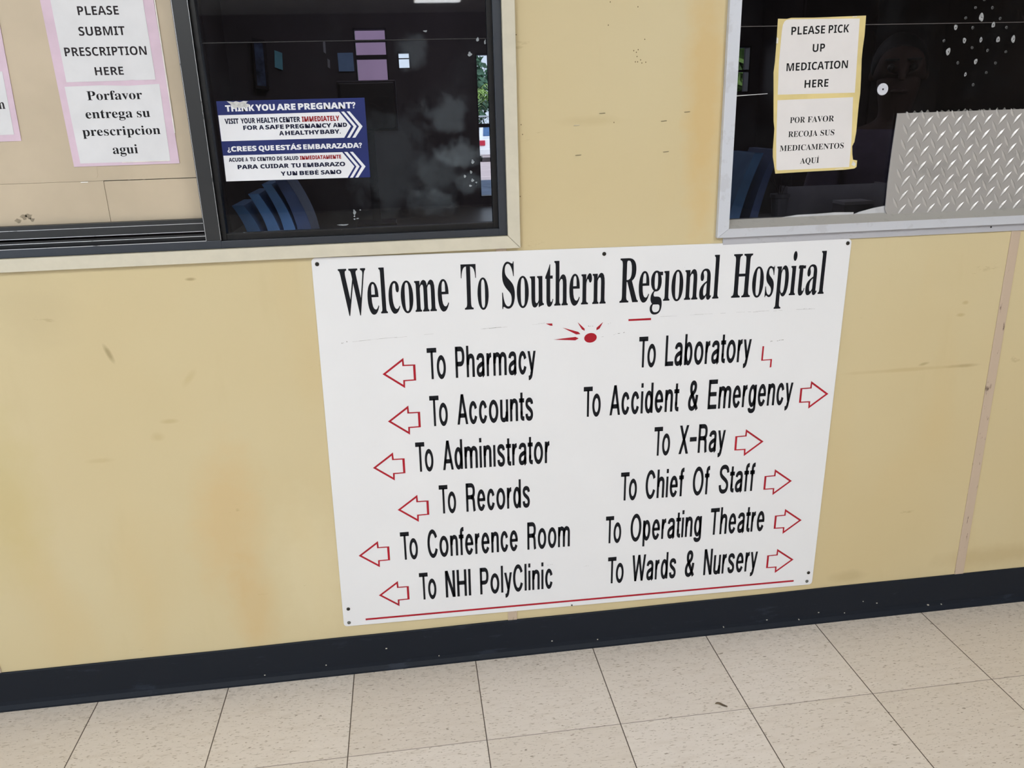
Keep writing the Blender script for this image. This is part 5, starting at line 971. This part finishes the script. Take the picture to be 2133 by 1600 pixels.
# back counter with a screen, pictures and papers
bc = thing('back_counter', 'dark back counter against the far wall of the pharmacy', 'counter', (0.4, 2.6, 0))
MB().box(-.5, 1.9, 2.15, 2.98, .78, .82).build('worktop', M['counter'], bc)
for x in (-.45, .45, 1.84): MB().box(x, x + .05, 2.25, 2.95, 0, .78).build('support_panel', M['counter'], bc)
mo = thing('computer_monitor', 'dark computer screen standing in front of the small pink-lit window', 'monitor', (.18, 2.3, .82))
MB().box(.06, .31, 2.28, 2.32, 1.27, 1.475).build('screen', M['counter'], mo, bevel=.004)
MB().box(.05, .32, 2.285, 2.335, 1.26, 1.485).build('casing', M['sash_dark'], mo, bevel=.005)
MB().box(.165, .205, 2.30, 2.33, .84, 1.27).build('stand', M['sash_dark'], mo)
MB().box(.09, .28, 2.22, 2.40, .8202, .84).build('base', M['sash_dark'], mo, bevel=.003)
mi = thing('wall_picture', 'narrow dark framed panel with bluish sheen left of the teal sheet', 'picture', (-.385, 2.99, 1.49))
MB().prism(ccw([(-.418, 1.485), (-.352, 1.478), (-.345, 1.722), (-.408, 1.735)]), 2.965, 2.998).build('frame', M['sash_dark'], mi)
MB().prism(ccw([(-.408, 1.50), (-.362, 1.495), (-.356, 1.705), (-.40, 1.715)]), 2.961, 2.965).build('panel', plain('sheen_blue_panel', (92, 108, 140), 0.25, 0, 0.35, 18), mi)  # reflected bluish sheen is put into the panel colour
o_ = tag(MB().prism(ccw([(-.312, 1.590), (-.272, 1.575), (-.266, 1.660), (-.304, 1.674)]), 2.9925, 3.0).build('paper_sheet', plain('teal_paper', (120, 190, 205), 0.6)), 'small teal sheet pinned on the far wall behind the left window', 'paper', 'papers on the far wall')  # plain paper sheet flat on the wall; the slips below likewise
o_ = tag(MB().box(.022, .104, 2.9925, 3.0, 1.562, 1.655).build('paper_sheet', plain('pale_blue_paper', (128, 158, 196), 0.6)), 'pale blue square sheet beside the pink-lit window on the far wall', 'paper', 'papers on the far wall')
for x, z, h_, nm in [(-.05, 1.66, .05, 'upper of two narrow slips left of the pale blue sheet on the far wall'), (-.035, 1.585, .035, 'lower of two narrow slips left of the pale blue sheet on the far wall')]:
    tag(MB().prism(ccw([(x, z), (x + .012, z - .008), (x + .014, z + h_), (x + .002, z + h_ + .008)]), 2.9935, 3.0).build('paper_sheet', M['pale_card']), nm, 'paper', 'papers on the far wall')

# tall storage cupboards along the back
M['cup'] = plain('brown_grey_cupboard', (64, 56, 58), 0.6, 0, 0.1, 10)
for i, (x0_, nm) in enumerate([(-1.35, 'dark tall storage cupboard at the far left of the pharmacy'), (2.40, 'dark tall storage cupboard behind the person by the right window')]):
    cpb = thing('storage_cupboard', nm, 'cupboard', (x0_ + .4, 2.75, 0), 'storage cupboards in the pharmacy')
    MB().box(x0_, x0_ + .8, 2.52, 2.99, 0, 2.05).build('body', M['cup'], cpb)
    for k in (0, 1):
        dd = MB().box(x0_ + .01 + k * .395, x0_ + .395 + k * .395, 2.50, 2.52, .05, 2.02).build('door', M['cup'], cpb, bevel=.002)
        MB().tube([(x0_ + .36 + k * .07, 2.485, 1.0), (x0_ + .36 + k * .07, 2.485, 1.14)], .006, 8).build('handle', M['alu_inner'], dd)

# ------------------------------------------------------------------ person at the right window
def skin_body(name, nodes, edges, mat, parent, root=0, sub=2):
    me = bpy.data.meshes.new(name); me.from_pydata([n_[0] for n_ in nodes], edges, []); me.materials.append(mat)
    o = bpy.data.objects.new(name, me); COL.objects.link(o)
    sk = o.modifiers.new('skin', 'SKIN'); sk.use_smooth_shade = True
    for i, n_ in enumerate(nodes):
        r = n_[1]; me.skin_vertices[0].data[i].radius = r if isinstance(r, tuple) else (r, r)
    me.skin_vertices[0].data[root].use_root = True
    sb = o.modifiers.new('sub', 'SUBSURF'); sb.levels = sub; sb.render_levels = sub
    if parent is not None: attach(o, parent)
    return o
M['skin'] = plain('brown_skin', (66, 46, 39), 0.75, 0, 0.06, 30)
M['hair'] = plain('black_hair', (9, 8, 9), 0.7, 0, 0.3, 60)
M['shirt'] = plain('muted_purple_shirt', (86, 76, 96), 0.8, 0, 0.08, 30)
M['trouser'] = plain('dark_trousers', (30, 30, 36), 0.8, 0, 0.1, 40)
PX, PY = 1.835, 0.70
per = thing('person', 'person with short black hair standing behind the dark right window', 'person', (PX, PY, 0))
def chain(nodes, edges, start, pts):
    prev = start
    for p_, r_ in pts:
        nodes.append(((PX + p_[0], PY + p_[1], p_[2]), r_)); edges.append((prev, len(nodes) - 1)); prev = len(nodes) - 1
    return prev
N, E = [((PX, PY, .80), .125)], []
c1 = chain(N, E, 0, [((0, .01, .95), (.125, .10)), ((0, .01, 1.10), (.145, .10)), ((0, .015, 1.20), (.13, .085)), ((0, .01, 1.255), (.055, .055)), ((0, 0, 1.295), (.047, .05))])
hd = chain(N, E, c1, [((0, -.012, 1.345), (.062, .072)), ((0, -.010, 1.395), (.070, .086)), ((0, -.004, 1.445), (.072, .090)), ((0, .002, 1.485), (.060, .072))])
for s in (-1, 1):
    sh = chain(N, E, 3, [((s * .15, .012, 1.195), (.058, .058)), ((s * .195, .02, 1.05), .045), ((s * .205, .01, .93), .037), ((s * .19, -.07, .86), .032), ((s * .17, -.15, .81), (.022, .026))])
    pal = chain(N, E, sh, [((s * .165, -.195, .785), (.014, .032))])
    for q, (dx, L_) in enumerate([(-.030, .058), (-.010, .068), (.010, .063), (.028, .050)]):
        chain(N, E, pal, [((s * .165 + dx * .9, -.215, .775), .0095), ((s * .165 + dx, -.215 - L_ * .55, .758), .009), ((s * .165 + dx, -.215 - L_ * .85, .735), .0075)])
    chain(N, E, sh, [((s * .165 - s * .030, -.165, .790), .011), ((s * .165 - s * .044, -.200, .772), .009)])
    chain(N, E, 0, [((s * .085, .005, .72), .092), ((s * .095, -.005, .42), .062), ((s * .097, .02, .12), .042), ((s * .097, .015, .055), .042), ((s * .10, -.06, .035), (.04, .03)), ((s * .102, -.12, .030), (.036, .024))])
    chain(N, E, hd - 1, [((s * .073, .006, 1.398), (.010, .018)), ((s * .082, .016, 1.405), (.006, .02))])
chain(N, E, hd - 1 - 0, [((0, -.092, 1.408), (.012, .012)), ((0, -.104, 1.380), (.011, .009))])
bodyo = skin_body('body', N, E, M['skin'], per)
# clothes follow the body
N2, E2 = [((PX, PY, .84), (.145, .12))], []
k1 = chain(N2, E2, 0, [((0, .01, .95), (.143, .117)), ((0, .01, 1.10), (.16, .115)), ((0, .015, 1.205), (.142, .095)), ((0, .012, 1.245), (.075, .07))])
for s in (-1, 1): chain(N2, E2, 3, [((s * .15, .012, 1.195), (.069, .069)), ((s * .192, .02, 1.07), .06), ((s * .20, .016, 1.0), .058)])
skin_body('shirt', N2, E2, M['shirt'], per)
N3, E3 = [((PX, PY, .83), (.14, .115))], []
for s in (-1, 1): chain(N3, E3, 0, [((s * .085, .005, .72), .104), ((s * .095, -.005, .42), .075), ((s * .097, .018, .10), .06)])
skin_body('trousers', N3, E3, M['trouser'], per)
hm = MB(); seg = 20
rows = []
for i in range(9):
    ph = math.pi * i / 8 * 0.62
    for k in range(seg):
        a_ = 2 * math.pi * k / seg; fr_ = max(0, -math.sin(a_)); cut = 1 - .50 * fr_ ** 1.2
        p_ = ph * cut
        hm.v.append((PX + .076 * math.sin(p_) * math.cos(a_) * (1.0 if i < 8 else .97), PY + .010 + .084 * math.sin(p_) * math.sin(a_), 1.420 + .096 * math.cos(p_) + .002 * math.sin(a_ * 7 + i)))
hm.f += [(i * seg + k, i * seg + (k + 1) % seg, (i + 1) * seg + (k + 1) % seg, (i + 1) * seg + k) for i in range(8) for k in range(seg)]
ho = hm.build('hair', M['hair'], per, smooth=True); so = ho.modifiers.new('solid', 'SOLIDIFY'); so.thickness = .010; so.offset = 0
for s in (-1, 1):
    MB().lathe([(.0001, -.011), (.007, -.0085), (.0108, 0), (.007, .0085), (.0001, .011)], (PX + s * .030, PY - .083, 1.418), 'y', 12).build('eye', plain('eye_surface', (40, 34, 32), 0.5), per, smooth=True)
    MB().box(PX + s * .030 - .019, PX + s * .030 + .019, PY - .0975, PY - .085, 1.436, 1.442).build('eyebrow', M['hair'], per, bevel=.002)
MB().tube([(PX - .024, PY - .083, 1.352), (PX - .010, PY - .092, 1.354), (PX, PY - .094, 1.352), (PX + .010, PY - .092, 1.354), (PX + .024, PY - .083, 1.352)], [.003, .0062, .0066, .0062, .003], 8).build('lips', plain('lip_skin', (62, 42, 38), 0.6), per, smooth=True)

per.rotation_euler = (0, 0, math.radians(-27))

# ------------------------------------------------------------------ outdoors behind the far windows
M['asphalt'] = plain('shaded_asphalt', (84, 98, 122), 0.9, 0, 0.15, 2)
M['concrete'] = plain('pale_concrete', (216, 196, 196), 0.9, 0, 0.12, 1.2)
struct(MB().box(-8, 14, 3.1, 16.0, -.25, 0.0).build('ground_yard', M['asphalt']))
cg = MB().add([(-12, 16, 0.0), (24, 16, 0.0), (24, 32, -.47), (-12, 32, -.47), (24, 70, -.6), (-12, 70, -.6)], [(0, 1, 2, 3), (3, 2, 4, 5)])
struct(cg.build('ground_street', M['concrete'], fix=False))
struct(MB().box(-2.4, 0.302, 4.2, 4.4, 0, 3.2).build('wall_neighbour', plain('pink_house_paint', (186, 156, 192), 0.8, 0, 0.05, 4)))

CX, CY, CZ = 4.30, 33.6, -.50
car = thing('car', 'white car seen from behind through the far window, red tail lights', 'car', (CX, CY, CZ))
M['car'] = plain('white_car_paint', (236, 238, 242), 0.25, 0, 0.02, 5); M['car_glass'] = plain('car_glass', (70, 110, 160), 0.1, 0, 0.2, 3)
M['tyre'] = plain('tyre_rubber', (22, 22, 24), 0.8); M['lamp_red'] = plain('tail_lamp_red', (200, 40, 70), 0.3)
side = [(-1.95, .28), (2.05, .28), (2.10, .62), (1.95, .80), (.95, .92), (.30, 1.36), (-.95, 1.40), (-1.55, .98), (-2.0, .94), (-2.08, .55)]
bm_ = MB(); vs = []
for s in (-1, 1):
    for y, z in side: vs.append((CX + s * (.86 if z < .95 else .86 - (z - .9) * .36), CY + y, CZ + z))
n_ = len(side)
bm_.add(vs, [tuple(range(n_)), tuple(reversed(range(n_, 2 * n_)))] + [(i, (i + 1) % n_, (i + 1) % n_ + n_, i + n_) for i in range(n_)])
bm_.build('body', M['car'], car, bevel=.05)
bw = MB().add([(CX - .62, CY - 1.50, CZ + 1.035), (CX + .62, CY - 1.50, CZ + 1.035), (CX + .56, CY - 1.03, CZ + 1.355), (CX - .56, CY - 1.03, CZ + 1.355)], [(0, 1, 2, 3)])
bwo = bw.build('rear_window', M['car_glass'], car); s_ = bwo.modifiers.new('solid', 'SOLIDIFY'); s_.thickness = .04; s_.offset = 0
for s in (-1, 1):
    MB().box(CX + s * .72 - .11, CX + s * .72 + .11, CY - 2.10, CY - 2.0, CZ + .68, CZ + .88).build('tail_light', M['lamp_red'], car, bevel=.02)
    for y in (-1.25, 1.35): MB().lathe([(.31, -.09), (.33, -.05), (.33, .05), (.31, .09)], (CX + s * .78, CY + y, CZ + .33), 'x', 20).build('wheel', M['tyre'], car)
MB().box(CX - .84, CX + .84, CY - 2.13, CY - 2.02, CZ + .32, CZ + .56).build('bumper', M['car'], car, bevel=.03)
MB().box(CX - .22, CX + .22, CY - 2.10, CY - 2.04, CZ + .66, CZ + .78).build('number_plate', M['pale_card'], car)

fe = thing('chain_link_fence', 'grey chain link fence beyond the white car', 'fence', (6, 37, -.5))
M['galv'] = plain('galvanised_wire', (176, 182, 190), 0.5, 0.3, 0.1, 30)
for x in range(0, 13, 3): MB().tube([(x, 37, -.5), (x, 37, 1.30)], .04, 8).build('post', M['galv'], fe)
MB().tube([(0, 37, 1.28), (12, 37, 1.28)], .035, 8).build('top_rail', M['galv'], fe)
wm = MB()
for k in range(-12, 72):
    for s in (-1, 1):
        xa, xb = k * .2, k * .2 + s * 1.7
        if min(xa, xb) < 0 or max(xa, xb) > 12: continue
        wm.add([(xa - .012, 37, -.45), (xa + .012, 37, -.45), (xb + .012, 37, 1.27), (xb - .012, 37, 1.27)], [(0, 1, 2, 3)])
mo_ = wm.build('wire_mesh', M['galv'], fe); s_ = mo_.modifiers.new('solid', 'SOLIDIFY'); s_.thickness = .012

M['leaf'] = plain('green_leaves', (112, 146, 72), 0.6, 0, 0.35, 3); M['leaf2'] = plain('blue_green_leaves', (78, 124, 96), 0.6, 0, 0.35, 3)
M['palm'] = plain('palm_leaflets', (150, 186, 88), 0.5, 0, 0.3, 6); M['bark'] = plain('brown_bark', (96, 80, 64), 0.9, 0, 0.2, 8)
def crown(cx, cy, cz, rx, ry, rz, n_, size, seed):
    r_ = random.Random(seed); m = MB()
    for k in range(n_):
        while True:
            u = [r_.uniform(-1, 1) for _ in range(3)]
            if .25 < sum(v * v for v in u) < 1: break
        c_ = Vector((cx + u[0] * rx, cy + u[1] * ry, cz + u[2] * rz)); d_ = Vector([r_.gauss(0, 1) for _ in range(3)]).normalized()
        e_ = d_.cross(Vector([r_.gauss(0, 1) for _ in range(3)])).normalized(); s_ = size * r_.uniform(.6, 1.4); f_ = d_.cross(e_) * s_ * .12
        m.add([c_ - d_ * s_, c_ + e_ * s_ * .45 + f_, c_ + d_ * s_, c_ - e_ * s_ * .45 + f_], [(0, 1, 2), (0, 2, 3)])
    return m
trees = [(3.4, 44, 2.6, 2.0, 2.3, 'leaf2', 'blue-green leafy tree seen through the far window behind the palm'), (8.0, 46, 3.4, 2.2, 2.6, 'leaf', 'green leafy tree right of the blue-green one beyond the fence'),
         (-1.2, 47, 2.6, 2.0, 2.2, 'leaf', 'green leafy tree left of the blue-green one beyond the fence'), (8.2, 16.5, 2.1, 1.3, 1.3, 'leaf', 'green bush outside the small far window at the right')]
for i, (x, y, z, r_, rz, mt, nm) in enumerate(trees):
    t_ = thing('leafy_tree', nm, 'tree', (x, y, -.6), 'trees beyond the far windows')
    f_ = crown(x, y, z, r_, r_ * .8, rz, 1600, .30, i).build('foliage', M[mt], t_, fix=False); f_['kind'] = 'stuff'
    MB().tube([(x, y, -.6), (x + .05, y, z * .5), (x, y, z)], [.2, .15, .06], 8).build('trunk', M['bark'], t_)
pm = thing('palm_tree', 'small palm with arching green fronds just outside the far window', 'palm', (2.18, 13.6, 0))
MB().tube([(2.18, 13.6, 0), (2.20, 13.6, .8), (2.17, 13.6, 1.55)], [.10, .08, .07], 10).build('trunk', M['bark'], pm)
for k in range(13):
    a_ = k * 2.39996; up = .25 + .55 * ((k * .37) % 1); L_ = 1.15; m = MB(); pr = None; r_ = random.Random(k)
    for j in range(12):
        t_ = (j + 1) / 12; dist = L_ * t_; z = 1.55 + up * math.sin(t_ * 1.9) * L_ * .8 - .55 * t_ * t_
        c_ = Vector((2.17 + math.cos(a_) * dist, 13.6 + math.sin(a_) * dist, z)); side_ = Vector((-math.sin(a_), math.cos(a_), 0)); fw = Vector((math.cos(a_), math.sin(a_), 0))
        for s in (-1, 1):
            l_ = .34 * math.sin(math.pi * (.12 + .85 * t_)); tip = c_ + side_ * s * l_ * .8 + fw * l_ * .45 - Vector((0, 0, l_ * .5))
            m.add([c_ - fw * .034, c_ + fw * .034, tip], [(0, 1, 2)])
        if pr is not None: m.add([pr - side_ * .008, pr + side_ * .008, c_ + side_ * .008, c_ - side_ * .008], [(0, 1, 2, 3)])
        pr = c_
    m.build('frond', M['palm'], pm, fix=False)

# ------------------------------------------------------------------ ceiling lights, daylight, camera
M['diffuser'] = NT('lit_diffuser'); dfm = M['diffuser']; dfm.b.inputs['Emission Color'].default_value = lin((255, 250, 240)); dfm.b.inputs['Emission Strength'].default_value = 9.0; M['diffuser'] = dfm.m
M['fixture'] = plain('white_fixture_metal', (230, 230, 228), 0.5)
spots = [(-0.9, -2.4, 'ceiling light nearest the wall on the left'), (1.9, -2.4, 'ceiling light nearest the wall on the right'), (-0.9, -5.4, 'ceiling light in the middle row on the left'),
         (1.9, -5.4, 'ceiling light in the middle row on the right'), (0.91, -8.9, 'ceiling light by the far wall, mirrored at the top of the left window')]
for x, y, nm in spots:
    cl = thing('ceiling_light', nm, 'light', (x, y, WZ), 'ceiling lights of the hall')
    MB().box(x - .31, x + .31, y - .61, y + .61, WZ - .05, WZ - .001).build('housing', M['fixture'], cl)
    MB().box(x - .29, x + .29, y - .59, y + .59, WZ - .056, WZ - .0502).build('diffuser', M['diffuser'], cl)
    ld = bpy.data.lights.new('ceiling_lamp', 'AREA'); ld.shape = 'RECTANGLE'; ld.size = .56; ld.size_y = 1.16; ld.energy = LAMP if y > -8 else LAMP * .4; ld.color = (.855, .93, 1.0)
    lo_ = bpy.data.objects.new('ceiling_lamp', ld); COL.objects.link(lo_); lo_.location = (x, y, WZ - .06)
for nm, x, rz, e_, col in (('daylight_left', WX0 + .02, -90, DAY_L, (.74, .86, 1.0)),):
    ld = bpy.data.lights.new(nm, 'AREA'); ld.shape = 'RECTANGLE'; ld.size = 6.0; ld.size_y = 2.3; ld.energy = e_; ld.color = col
    lo_ = bpy.data.objects.new(nm, ld); COL.objects.link(lo_); lo_.location = (x, -4.2, 1.45); lo_.rotation_euler = (math.radians(90), 0, math.radians(rz))
ld = bpy.data.lights.new('room_fill', 'AREA'); ld.shape = 'RECTANGLE'; ld.size = 1.1; ld.size_y = .3; ld.energy = ROOM; ld.color = (.95, .92, 1.0)  # unseen fill light, added to brighten the dark room
lo_ = bpy.data.objects.new('room_fill', ld); COL.objects.link(lo_); lo_.location = (.6, 1.9, RZ - .06)
rl = thing('ceiling_light', 'housing of the added fill light inside the pharmacy', 'light', (.6, 1.9, RZ), 'added fill lights of the pharmacy')
MB().box(.0, 1.2, 1.73, 2.07, RZ - .05, RZ - .001).build('housing', M['fixture'], rl)  # housing made up to go with the added fill light

sn = bpy.data.lights.new('sun', 'SUN'); sn.energy = 2.2; sn.angle = .01; sn.color = (1.0, .96, .88)
so_ = bpy.data.objects.new('sun', sn); COL.objects.link(so_); so_.rotation_euler = Vector((.25, -.62, .74)).to_track_quat('Z', 'Y').to_euler()
wd = bpy.data.worlds.new('sky'); SC.world = wd; wd.use_nodes = True
bg = wd.node_tree.nodes['Background']; bg.inputs[0].default_value = (.80, .90, 1.0, 1); bg.inputs[1].default_value = WORLD

cam = bpy.data.cameras.new('camera'); co = bpy.data.objects.new('camera', cam); COL.objects.link(co)
Rm = CAM['R']                      # rows: right, down, forward
co.matrix_world = Matrix(((Rm[0][0], -Rm[1][0], -Rm[2][0], CAM['C'][0]), (Rm[0][1], -Rm[1][1], -Rm[2][1], CAM['C'][1]), (Rm[0][2], -Rm[1][2], -Rm[2][2], CAM['C'][2]), (0, 0, 0, 1)))
cam.sensor_width = 36; cam.sensor_fit = 'HORIZONTAL'; cam.lens = CAM['lens']; cam.clip_start = 0.02; cam.clip_end = 200
SC.camera = co
SC.view_settings.view_transform = 'Standard'; SC.view_settings.look = 'None'; SC.view_settings.gamma = 1; SC.view_settings.exposure = EXPO; SC.view_settings.use_curve_mapping = False
SC.cycles.use_denoising = True
SC.cycles.max_bounces = 6; SC.cycles.diffuse_bounces = 3; SC.cycles.glossy_bounces = 3; SC.cycles.use_adaptive_sampling = True; SC.cycles.adaptive_threshold = 0.04; SC.cycles.adaptive_min_samples = 16; SC.cycles.transparent_max_bounces = 16; SC.cycles.caustics_reflective = False; SC.cycles.caustics_refractive = False
